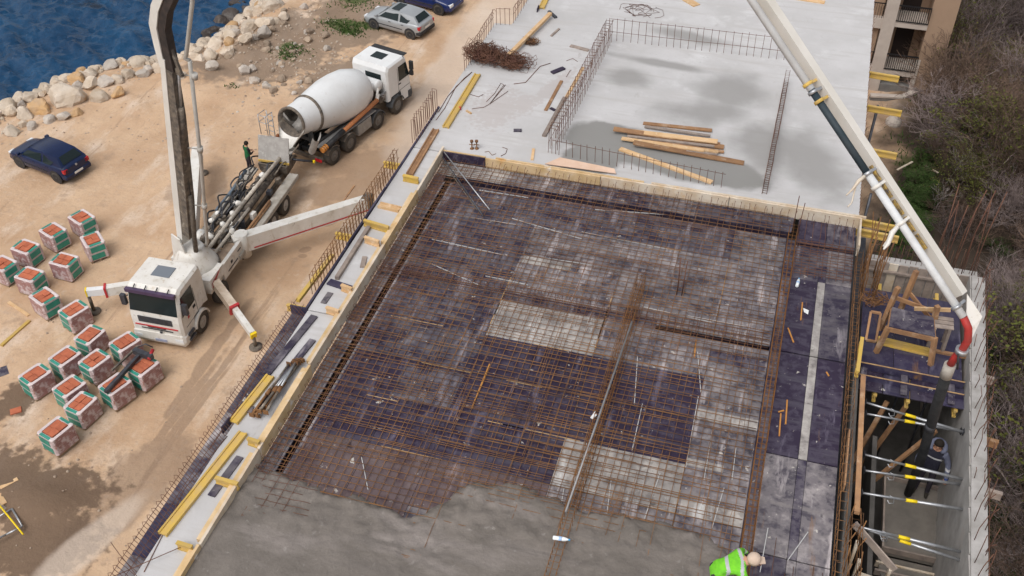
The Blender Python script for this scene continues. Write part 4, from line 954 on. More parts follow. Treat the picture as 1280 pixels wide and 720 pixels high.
# drum on its tilted axis
fa = V((-1.4, 0, 2.05)); ra = V((-6.95, 0, 2.8)); ax = (ra-fa).normalized(); Ld = (ra-fa).length
prof = [(.3, -.05), (.66, .0), (1.02, .3), (1.25, 1.1), (1.28, 1.8), (1.24, 2.6), (1.06, 3.6), (.92, 4.3), (.84, 4.7), (.78, Ld-.25), (.74, Ld)]
q = MB(); q.lathe(prof, 40, fa, ax, True, False); dr = q.build('drum', m_whiteclean, mx)
q = MB(); q.lathe([(.92, 4.25), (.975, 4.27), (.96, 4.37), (.9, 4.4)], 40, fa, ax, False, False); q.build('drum_ring', m_grime, dr)
q = MB(); q.lathe([(.8, Ld-.12), (.82, Ld), (.74, Ld+.02), (.66, Ld-.05), (.5, Ld-.8), (.05, Ld-1.2)], 30, fa, ax, True, False); q.build('drum_mouth', m_grime, dr)
for k in range(2):      # mixing blades seen in the mouth
    q = MB(); rings = []
    u_ = ax.orthogonal().normalized(); w_ = ax.cross(u_)
    for j in range(9):
        t = k*math.pi + j*.45; c_ = fa+ax*(Ld+.0-.11*j); e = u_*math.cos(t)+w_*math.sin(t); rings.append([c_+e*.1, c_+e*.6, c_+e*.6-ax*.03, c_+e*.1-ax*.03])
    q.loft(rings, True, True); q.build('blade', mat('blade_grey', (.3, .28, .26), (.18, .17, .16), 6, .7), dr)
q = MB(); q.box((-1.55, 0, 1.3), (.25, 1.2, 1.0)); q.beam((-1.8, .55, 1.05), (-6.2, .55, 1.2), .12, .2); q.beam((-1.8, -.55, 1.05), (-6.2, -.55, 1.2), .12, .2)
q.beam((-6.3, .6, 1.1), (-6.3, .55, 2.1), .16, .2); q.beam((-6.3, -.6, 1.1), (-6.3, -.55, 2.1), .16, .2); q.box((-6.3, 0, 1.7), (.2, 1.1, .2)); q.build('drum_frame', m_fender, mx)
q = MB(); q.beam((-1.9, -1.0, 1.18), (-6.3, -1.0, 1.3), .5, .04); q.beam((-1.9, 1.0, 1.18), (-6.3, 1.0, 1.3), .5, .04); q.build('side_deck', mat('deck_steel', (.3, .3, .3), (.2, .195, .19), 4, .6), mx)
for s in (1, -1): q = MB(); q.box((-2.95, s*1.05, .82), (1.1, .42, .6)); q.build('tank_box', mat('box_grey', (.34, .32, .3), (.24, .22, .2), 4, .6), mx)
q = MB(); q.tube((-1.6, -1.14, 1.62), (-4.6, -1.16, 1.36), .115, n=14); q.build('chute_pipe', mat('pipe_orange', (.5, .2, .08), (.4, .16, .07), 3, .6), mx)
q = MB(); q.tube((-4.55, -1.16, 1.37), (-5.9, -1.18, 1.25), .14, n=14); q.build('pipe_cover', m_black, mx)
q = MB()
for k in range(3): q.tube((-5.95-.14*k, -1.16, 1.26-.02*k), (-6.03-.14*k, -1.16, 1.25-.02*k), .15, n=12)
q.build('pipe_ring', mat('ring_orange', (.6, .25, .06), None, rough=.5), mx)
q = MB(); q.tube((-1.55, -1.05, 1.62), (-1.2, -.95, 2.05), .07); q.path([(-1.1, -.8, 1.6), (-1.3, -1.0, 1.75), (-1.6, -1.14, 1.62)], .08, 8); q.build('pipe_bend', m_white, mx)
# hopper and chute
q = MB(); hp = [[V((-6.45, s, z_)) for s, z_ in ((-.75, 3.45), (.75, 3.45))]]
rings = []
for k in range(6):
    t = k/5; rr_ = .84-.42*t; rings.append([V((-6.95-.5*t-.12*math.sin(a), rr_*math.cos(a), 2.72-.75*t-rr_*math.sin(a)*.75)) for a in [math.pi*j/12 for j in range(13)]])
q.loft(rings, False, True, False)
q.build('discharge_hood', m_white, mx)
q = MB(); rings = []
for k in range(7):
    t = k/6; c_ = V((-7.25-1.0*t, -.15+.0*t, 2.0-.65*t)); r0 = .46-.2*t; rings.append([c_+V((0, r0*math.cos(a), -r0*math.sin(a)*.8)) for a in [math.pi*j/8 for j in range(9)]])
q.loft(rings, False, True, False); ch = q.build('chute', m_white, mx)
so_ = None
q = MB(); rings = []
for k in range(6):
    t = k/5; c_ = V((-6.75+.35*t, -.95-.1*t, 1.55+.6*t)); r0 = .34; rings.append([c_+V((-r0*math.cos(a)*.9, .0-.3*math.sin(a)*.2, -r0*math.sin(a))) for a in [math.pi*j/8 for j in range(9)]])
q.loft(rings, False, True, False); q.build('spare_chute', mat('chute_grey', (.5, .48, .46), (.35, .33, .31), 4, .6), mx)
q = MB(); q.box((-6.35, 0, .62), (.12, 2.3, .2)); q.build('rear_beam', m_grime, mx)
for s in (1, -1):
    q = MB(); q.box((-6.44, s*.95, .62), (.06, .4, .14)); q.build('tail_light', m_taill, mx)
    q = MB(); q.box((-6.0, s*1.12, 1.0), (.06, .3, .5)); q.build('mudguard', m_grime, mx)
q = MB()      # ladder and guard rail on the far side of the hopper
for y in (.85, 1.2): q.tube((-7.35, y, .8), (-7.25, y, 3.3), .025)
for k in range(8): q.tube((-7.34+.01*k, .85, 1.0+.3*k), (-7.34+.01*k, 1.2, 1.0+.3*k), .018)
for z_ in (2.9, 3.3): q.path([(-7.25, .85, z_), (-7.75, .85, z_), (-7.75, 1.3, z_), (-7.25, 1.3, z_)], .02)
q.tube((-7.75, .85, 2.2), (-7.75, .85, 3.3), .02); q.tube((-7.75, 1.3, 2.2), (-7.75, 1.3, 3.3), .02); q.build('ladder', m_steel, mx)

# ---- concrete pump truck ------------------------------------------------
A = P(257, 413, LOT); B = P(353, 274, LOT); d = (A-B).normalized(); rzp = math.atan2(d.y, d.x); left = V((-d.y, d.x, 0))
o_ = A - left*1.2; o_.z = LOT
pt = thing('concrete_pump_truck', 'white concrete pump truck with boom raised and outriggers spread', 'truck', tuple(o_), rzp)
MP = pt.matrix_basis
for i, x in enumerate((0, -1.9, -7.0, -8.35)):
    for s in (1, -1): wheel(pt, x, s*1.05, .5, .33 if i < 2 else .44, m_rim, .56, s)
q = MB(); prof = [(-.85, 1.0), (-.85, 2.75), (-.72, 2.98), (.85, 2.98), (1.05, 2.86), (1.3, 1.95), (1.36, 1.5), (1.38, .55), (1.25, .42), (.62, .45), (.52, 1.1), (-.52, 1.1)]
q.chprism(prof, 2.3, .1); q.build('cab', m_white, pt)
pane(pt, [(1.31, -1.05, 1.88), (1.31, 1.05, 1.88), (1.07, 1.03, 2.78), (1.07, -1.03, 2.78)], m_glass, 'windshield', .012)
m_visor = mat('visor_violet', (.05, .03, .07), (.08, .05, .1), 3, .4)
q = MB(); q.beam((1.17, -1.08, 2.84), (1.17, 1.08, 2.84), .16, .16); q.build('sun_visor', m_visor, pt)
for s in (1, -1):
    q = MB(); q.box((.05, s*1.152, 1.75), (.02, .008, 1.3)); q.box((.55, s*1.152, 1.12), (1.0, .008, .02)); q.build('door_seam', m_black, pt)
    q = MB(); q.box((.75, s*1.156, 1.45), (.12, .01, .12)); q.build('door_badge', m_red, pt)
for k in range(4):
    q = MB(); q.beam((.95, -.75+.5*k, 3.0), (1.16, -.75+.5*k, 2.9), .03, .04); q.build('visor_strut', m_black, pt)
q = MB(); q.box((1.375, 0, 1.52), (.03, 1.5, .3)); q.build('grille', m_steeld, pt)
q = MB(); q.box((1.385, 0, 1.2), (.03, 1.9, .05)); q.build('red_stripe', m_red, pt)
q = MB(); q.box((1.39, 0, 1.05), (.02, 1.4, .04)); q.box((1.39, 0, 1.13), (.02, .8, .03)); q.build('grille_slot', m_black, pt)
q = MB(); q.chprism([(.95, .34), (.95, .88), (1.42, .88), (1.46, .5), (1.38, .32)], 2.36, .1); q.build('bumper', m_white, pt)
q = MB(); q.box((1.47, .1, .55), (.02, .52, .12)); q.build('number_plate', mat('plate_dirty', (.3, .33, .45), None, rough=.5), pt)
q = MB(); q.lathe([(.06, 0), (.06, .02)], 12, (1.4, .15, .95), (1, 0, 0)); q.build('emblem', m_steeld, pt)
q = MB(); q.box((-.0, 0, 2.99), (.62, .8, .04)); q.build('roof_hatch', mat('hatch_grey', (.16, .18, .21), None, rough=.35), pt)
for s in (1, -1):
    Q = [(.1, s*1.155, 1.8), (1.15, s*1.155, 1.72), (.98, s*1.155, 2.62), (.1, s*1.155, 2.62)]
    pane(pt, Q if s < 0 else Q[::-1], m_glass, 'side_window', .004)
    q = MB(); q.box((1.12, s*1.36, 2.2), (.16, .2, .5)); q.beam((1.05, s*1.15, 2.4), (1.12, s*1.35, 2.35), .04, .04); q.build('mirror', m_steeld, pt)
    q = MB(); q.box((.25, s*1.165, 1.6), (.18, .02, .12)); q.build('door_handle', m_black, pt)
    q = MB(); q.box((1.42, s*.92, .62), (.06, .36, .2)); q.build('headlight', m_headl, pt)
    q = MB(); q.box((.9, s*1.12, .75), (.45, .25, .1)); q.box((.9, s*1.14, .5), (.45, .25, .1)); q.build('step', m_steeld, pt)
    q = MB(); ring = [V((.6*math.cos(t), 0, .5+.6*math.sin(t))) for t in [R(10+16*k) for k in range(11)]]
    q.loft([[p+V((0, s*.85, 0)) for p in ring], [p+V((0, s*1.24, 0)) for p in ring]], False, True, False)
    q.loft([[p+V((0, s*1.24, 0)) for p in ring], [V((p.x*.86, s*1.25, .5+(p.z-.5)*.86)) for p in ring]], False, False, False); q.build('fender', m_white, pt)
q = MB(); q.box((-4.6, .4, .85), (11, .12, .3)); q.box((-4.6, -.4, .85), (11, .12, .3)); q.box((-4.6, 0, .85), (.2, .7, .2)); q.build('chassis', m_grime, pt)
q = MB(); q.box((-2.3, 0, 1.25), (2.2, 2.2, .55)); q.box((-1.75, .95, 1.5), (1.2, .5, .5)); q.build('pedestal_base', m_white, pt)
for s in (1, -1): q = MB(); q.box((-3.2, s*1.13, 1.3), (1.9, .16, .75)); q.build('side_panel', m_white, pt)
m_txt = mat('marking_dark', (.05, .05, .06), None, rough=.6)
q = MB(); q.box((-3.0, 1.218, 1.35), (.16, .008, .14)); q.box((-3.05, 1.218, 1.12), (.9, .008, .06)); q.box((-3.75, 1.218, 1.42), (.3, .008, .06)); q.build('marking', m_txt, pt)
q = MB(); q.prism([(-1.25, 1.215, 1.3), (-2.0, 1.215, 1.72), (-1.25, 1.215, 1.55)], (0, .01, 0)); q.build('red_flash', m_red, pt)
q = MB(); q.box((-2.3, 0, 1.56), (2.0, 2.1, .06)); q.box((-3.6, .8, 1.5), (2.4, .5, .06)); q.build('catwalk', mat('walkway_dirty', (.38, .28, .2), (.22, .16, .12), 3, .85, spots=[((.6, .55, .48), 4, .6, .75)]), pt)
for s in (1, -1):
    q = MB(); q.box((-6.8, s*1.05, 1.12), (6.4, .46, .08)); q.box((-6.8, s*1.27, 1.05), (6.4, .05, .18)); q.build('side_deck', mat('deck_grey', (.42, .39, .35), (.3, .27, .23), 3, .7), pt)
    for x in (-7.0, -8.35):
        q = MB(); ring = [V((x+.6*math.cos(t), 0, .5+.6*math.sin(t))) for t in [R(30+12*k) for k in range(11)]]
        q.loft([[p+V((0, s*.8, 0)) for p in ring], [p+V((0, s*1.28, 0)) for p in ring]], False, True, False); q.build('fender', m_steeld, pt)
    q = MB(); q.tube((-4.2, s*1.15, .7), (-6.3, s*1.15, .7), .09, n=10); q.tube((-4.2, s*1.0, .5), (-6.3, s*1.0, .5), .07, n=10); q.build('stowed_pipe', m_grime, pt)
rg = random.Random(3)
def gear(name, m_, lst):
    q = MB()
    for a, b, r in lst: q.tube(a, b, r, n=9)
    q.build(name, m_, pt)
gear('delivery_pipe', mat('pipe_cream', (.56, .51, .44), (.35, .3, .25), 4, .6), [((-2.5, .25, 1.9), (-6.4, .35, 2.0), .085), ((-6.4, .35, 2.0), (-10.6, .3, 1.75), .09), ((-2.8, .55, 1.75), (-6.2, .6, 1.75), .07)])
gear('pump_cylinder', m_grime, [((-4.0, -.2, 1.35), (-10.2, -.2, 1.3), .17), ((-4.0, .22, 1.35), (-10.2, .22, 1.3), .17), ((-3.6, -.55, 1.6), (-7.4, -.75, 1.55), .07)])
gear('hydraulic_tank', m_white, [((-3.2, -.7, 1.5), (-3.2, -.7, 2.0), .3), ((-3.8, -.85, 1.4), (-4.4, -.85, 1.45), .25)])
gear('wooden_stack', m_timber2, [((-5.3, .85, 1.22), (-7.6, .9, 1.22), .06), ((-5.1, .95, 1.22), (-7.4, 1.0, 1.22), .06), ((-5.2, .9, 1.32), (-7.5, .95, 1.32), .06)])
for nm, m_ in (('hose', m_steeld), ('hose', m_black), ('hose', m_grime)):
    for k in range(13):
        q = MB(); x = rg.uniform(-9.4, -3.4); y = rg.uniform(-1.0, .6); p0 = V((x, y, 1.45+rg.uniform(0, .3)))
        q.path(curve([p0-V((0, 0, .15)), p0+V((-.2, rg.uniform(-.2, .2), .08)), p0+V((-.7, rg.uniform(-.25, .25), .14)), p0+V((-1.2, rg.uniform(-.2, .2), -.1))]), rg.uniform(.025, .045), 6); q.build(nm, m_, pt)
for k in range(30):
    q = MB(); c_ = (rg.uniform(-9.8, -3.2), rg.uniform(-1.0, .85), 1.35+rg.uniform(0, .25)); q.box(c_, (rg.uniform(.12, .4), rg.uniform(.1, .3), rg.uniform(.12, .35)), rg.uniform(0, 1.5)); q.build('valve_block', rg.choice((m_grime, m_grime, m_steeld, m_white)), pt)
for k in range(14):
    q = MB(); c_ = (rg.uniform(-9.2, -3.2), rg.uniform(-1.0, .8), 1.45+rg.uniform(0, .25)); q.lathe([(.1, 0), (.12, .05), (.12, .2), (.06, .26)], 10, c_, (rg.uniform(-1, 1), rg.uniform(-1, 1), .6)); q.build('fitting', m_white, pt)
q = MB(); q.tube((-7.2, -.95, 1.5), (-9.0, -.9, 1.7), .08, n=10); q.tube((-6.0, -1.0, 1.5), (-7.6, -1.0, 1.5), .06, n=8); q.build('blue_hose', mat('hose_blue', (.1, .14, .19), (.16, .18, .2), 4, .6), pt)
# hopper with its cover tipped up
hx = -10.5
q = MB(); rings = [[V((hx-.55*k, -.75*k, 1.0+z_)), V((hx+.55*k, -.75*k, 1.0+z_)), V((hx+.55*k, .75*k, 1.0+z_)), V((hx-.55*k, .75*k, 1.0+z_))] for k, z_ in ((.55, -.4), (.95, .1), (1.0, .5))]
q.loft(rings, False); q.loft([[p*1 for p in rings[2]], [V((hx+(p.x-hx)*.86, p.y*.88, p.z)) for p in rings[2]], [V((hx+(p.x-hx)*.5, p.y*.5, .8)) for p in rings[2]]], False); q.build('hopper', m_grime, pt)
q = MB(); q.plate([(hx+.3, .8, 1.55), (hx+.3, -.8, 1.55), (hx-.05, -.78, 2.75), (hx-.05, .78, 2.75)], .03); q.build('hopper_cover', mat('plate_grey', (.42, .4, .38), (.3, .28, .265), 3, .7, spots=[((.55, .53, .5), 3, .58, .72)]), pt)
q = MB(); q.beam((hx+.34, .8, 1.55), (hx+.34, -.8, 1.55), .06, .1); q.build('hopper_rail', m_yellow, pt)
q = MB()
for k in range(9): q.box((hx-.3+rg.uniform(-.3, .3), rg.uniform(-.9, 1.0), 1.35+rg.uniform(-.2, .2)), (.25, .2, .2), rg.uniform(0, 1))
for k in range(5): q.path(curve([(hx+.3, -.5+.3*k, 1.5), (hx-.2, -.6+.35*k, 1.7), (hx-.7, -.5+.3*k, 1.3)]), .045, 6)
q.build('hopper_gear', m_grime, pt)
q = MB(); q.path([(hx-.1, .75, 1.55), (hx-.45, 1.1, 1.3), (hx-.75, 1.5, 1.1)], [.06, .06, .05], 8); q.build('lever_arm', m_steeld, pt)
q = MB(); q.box((hx-.78, 1.54, 1.09), (.12, .12, .1)); q.build('lever_grip', m_yellow2, pt)
# turret and boom
tx = -2.15
q = MB(); q.lathe([(.95, 1.55), (.98, 1.72), (.92, 1.85), (.8, 2.05), (.62, 2.35), (.5, 2.6)], 28, (tx, 0, 0)); tu = q.build('turret', m_white, pt)
q = MB(); q.lathe([(1.0, 1.58), (1.03, 1.6), (1.03, 1.7), (1.0, 1.72)], 36, (tx, 0, 0)); q.build('slewing_ring', m_grime, tu)
BT = MP @ V((tx, -.22, 2.9))                    # boom foot
J1 = P(208, 76, -1.3)                        # first joint
J2 = V((-17.5, 27.2, 11.0)); J3 = V((-5.6, 20.7, 12.4))
E1 = P(1207, 392, 4.3)                       # boom tip
dxy = V((1, -.35, 0)).normalized()           # side the boom plane shows
for s in (1, -1):
    q = MB(); c_ = BT; u = (J1-BT).normalized(); sd_ = u.cross(dxy).normalized()
    for zz1 in (0,): q.plate([c_+sd_*(s*.36)-Z*1.0-dxy*.55, c_+sd_*(s*.36)-Z*1.0+dxy*.6, c_+sd_*(s*.34)+Z*.35+dxy*.2, c_+sd_*(s*.34)+Z*.45-dxy*.28], .03)
    q.build('turret_cheek', m_white, pt, True)
def boxpath(pts, ws, hs, upv, rings_only=False):
    pts = [V(p) for p in pts]; rings = []
    for i, p in enumerate(pts):
        d = (pts[min(i+1, len(pts)-1)]-pts[max(i-1, 0)]).normalized(); s = d.cross(upv).normalized(); u = s.cross(d)
        rings.append([p+s*ws[i]/2+u*hs[i]/2, p-s*ws[i]/2+u*hs[i]/2, p-s*ws[i]/2-u*hs[i]/2, p+s*ws[i]/2-u*hs[i]/2])
    return rings
u1 = (J1-BT)
m_boom = mat('boom_white', (.7, .69, .66), (.6, .58, .54), .8, .45, spots=[((.3, .26, .22), 2.2, .66, .8), ((.12, .1, .09), 5, .76, .82)])
q = MB(); q.loft(boxpath([BT, BT+u1*.3, BT+u1*.75, J1+u1*.02], [.46, .46, .42, .36], [.3, .34, .28, .24], dxy)); arm = q.build('boom_arm', m_boom, pt, True); arm['label'] = 'first upright boom arm with grimy inner side in painted shade'
# dirty inner channel with shade painted into its dark tone, pipes and cylinder on the side facing the deck
q = MB()
q.loft(boxpath([BT+u1*.06+dxy*.36, BT+u1*.3+dxy*.39, BT+u1*.75+dxy*.35, J1-u1*.03+dxy*.27], [.4, .42, .38, .3], [.42, .44, .42, .3], dxy)); q.build('boom_channel', m_grime, pt, True)
q = MB(); q.tube(BT+dxy*.62-Z*.3, BT+u1*.32+dxy*.6, .1, n=12); q.build('boom_cylinder', m_grime, pt, True)
q = MB(); q.tube(BT+dxy*.7-Z*.7, BT+dxy*.62-Z*.3, .05, n=10); q.build('cylinder_rod', m_steel, pt, True)
q = MB(); q.tube(BT+u1*.55+dxy*.5, BT+u1*.8+dxy*.55, .11, n=12); q.build('boom_cylinder', m_grime, pt, True)
q = MB(); q.tube(BT+u1*.8+dxy*.55, J1+dxy*.62, .05, n=10); q.build('cylinder_rod', m_steel, pt, True)
q = MB(); q.beam(J1+dxy*.1, J1+dxy*.72-Z*.35, .12, .16); q.beam(J1+dxy*.7-Z*.4, J1+u1*.08+dxy*.25, .1, .12); q.build('link', m_grime, pt, True)
q = MB()
for k in range(5): q.path([BT+dxy*(.42+.04*k)+u1*.05, BT+dxy*(.46+.03*k)+u1*.2+V((.03*k, 0, 0)), BT+dxy*(.42+.03*k)+u1*.5, J1+dxy*.4], .022, 5)
q.build('boom_hose', m_black, pt, True)
q = MB(); q.tube(BT+u1*.52+dxy*.38+V((0, -.1, 0)), BT+u1*.53+dxy*.5, .09, n=8); q.box(BT+u1*.52+dxy*.45, (.3, .3, .25)); q.build('bracket', m_grime, pt, True)
# delivery pipe running beside the arm
pv = dxy*1.15+V((0, .35, 0))
m_pipe = mat('pipe_grey', (.46, .44, .41), (.36, .34, .31), 2.5, .55)
q = MB(); q.path([MP @ V((-3.0, .1, 1.9)), BT+pv+u1*.02, BT+pv+u1*.5, J1+pv*.86+u1*.02], .075, 10); q.build('boom_pipe', m_pipe, pt, True)
for t in (.25, .58, .95):
    q = MB(); q.tube(BT+pv+u1*(t-.012), BT+pv+u1*(t+.012), .115, n=10); q.tube(BT+u1*t+dxy*.3, BT+pv+u1*t, .025, n=6); q.build('pipe_clamp', m_pipe, pt, True)
# second arm: gooseneck rising out of view
u2 = (J2-J1)
q = MB(); g1 = J1 - u1.normalized()*.5; n1 = u1.normalized()
pts = [J1-n1*.25-dxy*.05, J1+n1*.6-dxy*.18, J1+n1*1.5-dxy*.3, J1+n1*2.3-dxy*.1, J1+n1*3.1+dxy*.35, J2]
q.loft(boxpath(pts, [.34, .38, .4, .4, .38, .3], [.26, .34, .36, .34, .34, .4], dxy), True, False); a2 = q.build('boom_arm', m_boom, pt, True); a2['label'] = 'curved second boom arm rising above the shore'
q = MB(); pp = [p+dxy*.36 for p in pts[:5]]; q.loft(boxpath(pp, [.3]*5, [.4]*5, dxy)); q.build('boom_channel', mat('channel_dark', (.06, .045, .04), (.03, .026, .025), 4, .8), pt, True)
q = MB(); q.path([J1+pv*.86+u1*.02, J1+pv*.7+n1*.25, J1+pv*.75+n1*.4, J1+n1*3+dxy*1.6, J2+dxy*.5], .075, 10); q.build('boom_pipe', m_pipe, pt, True)
# third arm and last arm coming down over the deck
q = MB(); q.loft(boxpath([J2, J2.lerp(J3, .5), J3], [.3, .3, .26], [.45, .42, .34], Z)); q.build('boom_arm', m_boom, pt, True)
u4 = (E1-J3); n4 = u4.normalized(); s4 = n4.cross(Z).normalized(); t4 = s4.cross(n4)
off = -s4*.16
q = MB(); q.loft(boxpath([J3+off, J3.lerp(E1, .5)+off, E1+off-n4*.3], [.2, .19, .15], [.3, .28, .2], Z)); a4 = q.build('boom_arm', mat('boom_cream', (.64, .61, .57), (.55, .52, .47), .9, .5, spots=[((.36, .3, .24), 3, .68, .8)]), pt, True); a4['label'] = 'last boom arm reaching down over the slab to the hose'
po = s4*.17+t4*.07
def onarm(px, py):           # parameter along the last arm closest to a pixel
    best = min((((lambda v: (640+FPX*v.dot(CR)/v.dot(fwd)-px)**2 + (360-FPX*v.dot(CU)/v.dot(fwd)-py)**2)(J3.lerp(E1, k/400)-V((0, 0, CAM_H)))), k/400) for k in range(400)); return best[1]
q = MB(); q.path([J2+V((.2, -.4, 0)), J3+po, J3.lerp(E1, onarm(1022, 109))+po], .07, 14); q.build('boom_pipe', mat('pipe_white', (.62, .63, .64), (.5, .5, .5), 2, .5), pt, True)
k0, k1 = onarm(1020, 106), onarm(1088, 213)
q = MB(); q.tube(J3.lerp(E1, k0)+po, J3.lerp(E1, k1)+po, .066, n=14); q.build('rubber_section', mat('pipe_rubber', (.025, .04, .05), (.05, .06, .07), 3, .6), pt, True)
q = MB(); q.path([J3.lerp(E1, k1)+po, J3.lerp(E1, .93)+po, E1+po*1.0], .07, 14); q.build('boom_pipe', MATS['pipe_white'], pt, True)
for k, m_ in ((k0-.006, m_yellow), (k0+.02, m_yellow), (k0+.006, m_steel), (k1, m_steel), (k1+.02, m_white), (.86, m_white), (.985, m_steel)):
    q = MB(); a = J3.lerp(E1, k)+po; q.tube(a-n4*.03, a+n4*.03, .095, n=14); q.beam(a, a-s4*.25, .03, .05, n4); q.build('pipe_clamp', m_, pt, True)
q = MB(); a = J3.lerp(E1, k1)+po; q.path([a, a+s4*.25-Z*.05, a+s4*.38-Z*.15, a+s4*.55-Z*.2], [.03, .035, .02, .012], 6); q.path([a+s4*.3-Z*.1, a+s4*.45-Z*.3+n4*.1, a+s4*.55-Z*.34+n4*.1], .014, 6); q.build('tie_rope', m_boardw, pt, True)
a = J3.lerp(E1, .86)+po
q = MB(); q.path([a, a+s4*.22-Z*.1, a+s4*.36-Z*.2+n4*.06, a+s4*.5-Z*.22+n4*.08], [.03, .05, .04, .015], 6); q.path([a+s4*.2-Z*.12, a+s4*.4-Z*.3], .018, 6); q.build('tie_rope', m_white, pt, True)
q = MB()
for k in range(5):
    a = J3.lerp(E1, .79+.026*k)-s4*.02+t4*.05; q.beam(a-n4*.15, a+n4*.15, .05, .05)
q.build('cable_tray', mat('tray_mix', (.5, .33, .08), (.08, .07, .07), 9, .7), pt, True)
# bent tip bracket, red elbow and end hose
q = MB(); q.plate([E1-s4*.3-n4*.25, E1-s4*.3+n4*.22, E1+s4*.02+n4*.3-Z*.4, E1+s4*.0+n4*.15-Z*.3], .02); q.build('tip_bracket', m_white, pt, True)
H1 = P(1135, 617, -2.45)
m_redp = mat('elbow_red', (.4, .035, .03), (.28, .045, .04), 5, .5, spots=[((.35, .25, .2), 5, .66, .76)])
eb = [E1+po, E1+po+n4*.18-Z*.06, E1+po+n4*.26-Z*.25, E1+po+n4*.22-Z*.55, E1+po+n4*.14-Z*.8, E1+po+n4*.1-Z*1.05]
q = MB(); q.path(eb, .068, 14); q.build('end_elbow', m_redp, pt, True)
q = MB(); q.tube(eb[3]+Z*.05, eb[3]-Z*.05, .11, n=14); q.build('pipe_clamp', m_steel, pt, True)
q = MB(); q.path([eb[3]+s4*.1, eb[3]+s4*.12+n4*.1-Z*.25, eb[5]+n4*.15+Z*.2], .02, 6); q.build('safety_sling', m_black, pt, True)
H0 = eb[5]
q = MB(); q.path([H0+Z*.02, H0-Z*.3], .105, 14); q.build('hose_coupling', mat('coupling_grey', (.4, .37, .33), (.3, .27, .24), 5, .6), pt, True)
hp = [H0-Z*.25, H0.lerp(H1, .3)+V((0, .0, 0)), H0.lerp(H1, .6)+V((.04, .05, 0)), H0.lerp(H1, .85)+V((.03, .03, 0)), H1]
q = MB(); q.path(hp, [.1, .1, .098, .095, .09], 14); q.build('end_hose', mat('hose_black', (.018, .019, .021), (.04, .04, .042), 4, .75, spots=[((.2, .19, .18), 9, .7, .76)]), pt, True)
q = MB(); c_ = H0.lerp(H1, .42); q.tube(c_+Z*.08, c_-Z*.08, .1, n=14); q.build('hose_band', m_steeld, pt, True)
# outriggers: beams with their feet on the ground
def W_(x, y, z_): return MP @ V((x, y, z_))
def foot(p, nm='outrigger_jack'):
    q = MB(); gz = LOT+.02; q.tube(V((p.x, p.y, gz+.06)), V((p.x, p.y, p.z+.1)), .075, n=10); q.lathe([(.28, 0), (.28, .05), (.12, .09)], 14, (p.x, p.y, gz)); return q.build(nm, m_grime, pt, True)
a = W_(-1.3, -1.1, 1.15); b = P(133, 363, LOT+1.15); c_ = P(109, 365, LOT+1.15)
q = MB(); q.beam(a, b, .3, .42); q.build('outrigger_beam', m_white, pt, True)
q = MB(); q.beam(b, c_, .24, .32); q.build('outrigger_slide', m_whiteclean, pt, True)
q = MB(); d_ = (b-a).normalized(); q.beam(b-d_*.03, b+d_*.06, .38, .52); q.build('outrigger_collar', m_red, pt, True)
q = MB(); q.beam(c_, c_+d_*.06, .26, .34); q.build('outrigger_end', m_yellow2, pt, True); foot(c_)
a = W_(-1.5, 1.2, 1.35); b = P(293, 386, LOT+.9); c_ = P(316, 418, LOT+.75); d_ = (b-a).normalized()
q = MB(); q.beam(a, b, .34, .45); q.build('outrigger_beam', mat('white_dirty', (.6, .52, .43), (.42, .33, .25), 2.2, .6), pt, True)
q = MB(); q.beam(b, c_, .24, .3); q.build('outrigger_slide', m_white, pt, True)
q = MB(); q.beam(b-d_*.05, b+d_*.06, .42, .55); q.build('outrigger_collar', m_red, pt, True)
q = MB(); q.beam(c_, c_+d_*.1, .26, .32); q.build('outrigger_end', m_yellow2, pt, True); foot(c_)
# long swung rear outrigger on the deck side
a = P(306, 302, LOT+1.35); b = P(458, 254, LOT+1.35); d_ = (b-a).normalized()
q = MB(); q.loft(boxpath([a-d_*.5, a, b], [.5, .5, .4], [.75, .8, .7], Z)); q.build('outrigger_beam', m_white, pt, True)
q = MB(); s_ = d_.cross(Z).normalized(); q.beam(a+s_*.262-Z*.28+d_*.3, b+s_*.215-Z*.25, .01, .06); q.build('red_stripe', m_red, pt, True)
q = MB(); q.box(b+d_*.08, (.35, .45, .85)); q.build('outrigger_end', m_grime, pt, True); foot(b+d_*.1)
q = MB(); q.tube(a-d_*.1-Z*.7, a-d_*.1+Z*.5, .3, n=16); q.build('outrigger_hinge', m_white, pt, True)
# rear outrigger on the far side
a = W_(-3.9, -1.2, 1.3); b = P(247, 190, LOT+1.3); d_ = (b-a).normalized()
q = MB(); q.loft(boxpath([a, b], [.5, .42], [.75, .65], Z)); q.build('outrigger_beam', m_white, pt, True); foot(b)
# ------------------------------------------------------------------ brick pallets
m_film = mat('wrap_film', (.6, .5, .5), (.45, .33, .33), 5, .35, coord='obj', rv=.06, spots=[((.3, .12, .09), 2.4, .52, .62, (1, 1, .6))])
m_filmt = mat('wrap_film_top', (.66, .58, .57), (.55, .46, .46), 5, .35, coord='obj')
m_filmr = mat('wrap_film_red', (.34, .19, .19), (.25, .125, .12), 4, .35, coord='obj', spots=[((.5, .42, .43), 3.2, .5, .6), ((.6, .55, .56), 2.4, .62, .68)])
m_green = mat('print_green', (.02, .2, .15), (.03, .27, .2), 4, .4, coord='obj', spots=[((.3, .5, .45), 14, .66, .72, (.4, .4, 1))])
m_brick = mat('brick_orange', (.47, .145, .075), (.38, .11, .06), 5, .8, coord='obj', rv=.12)
m_pal = mat('pallet_wood', (.33, .25, .17), (.25, .18, .12), 6, .85)
PS = (1.04, .9, .92)
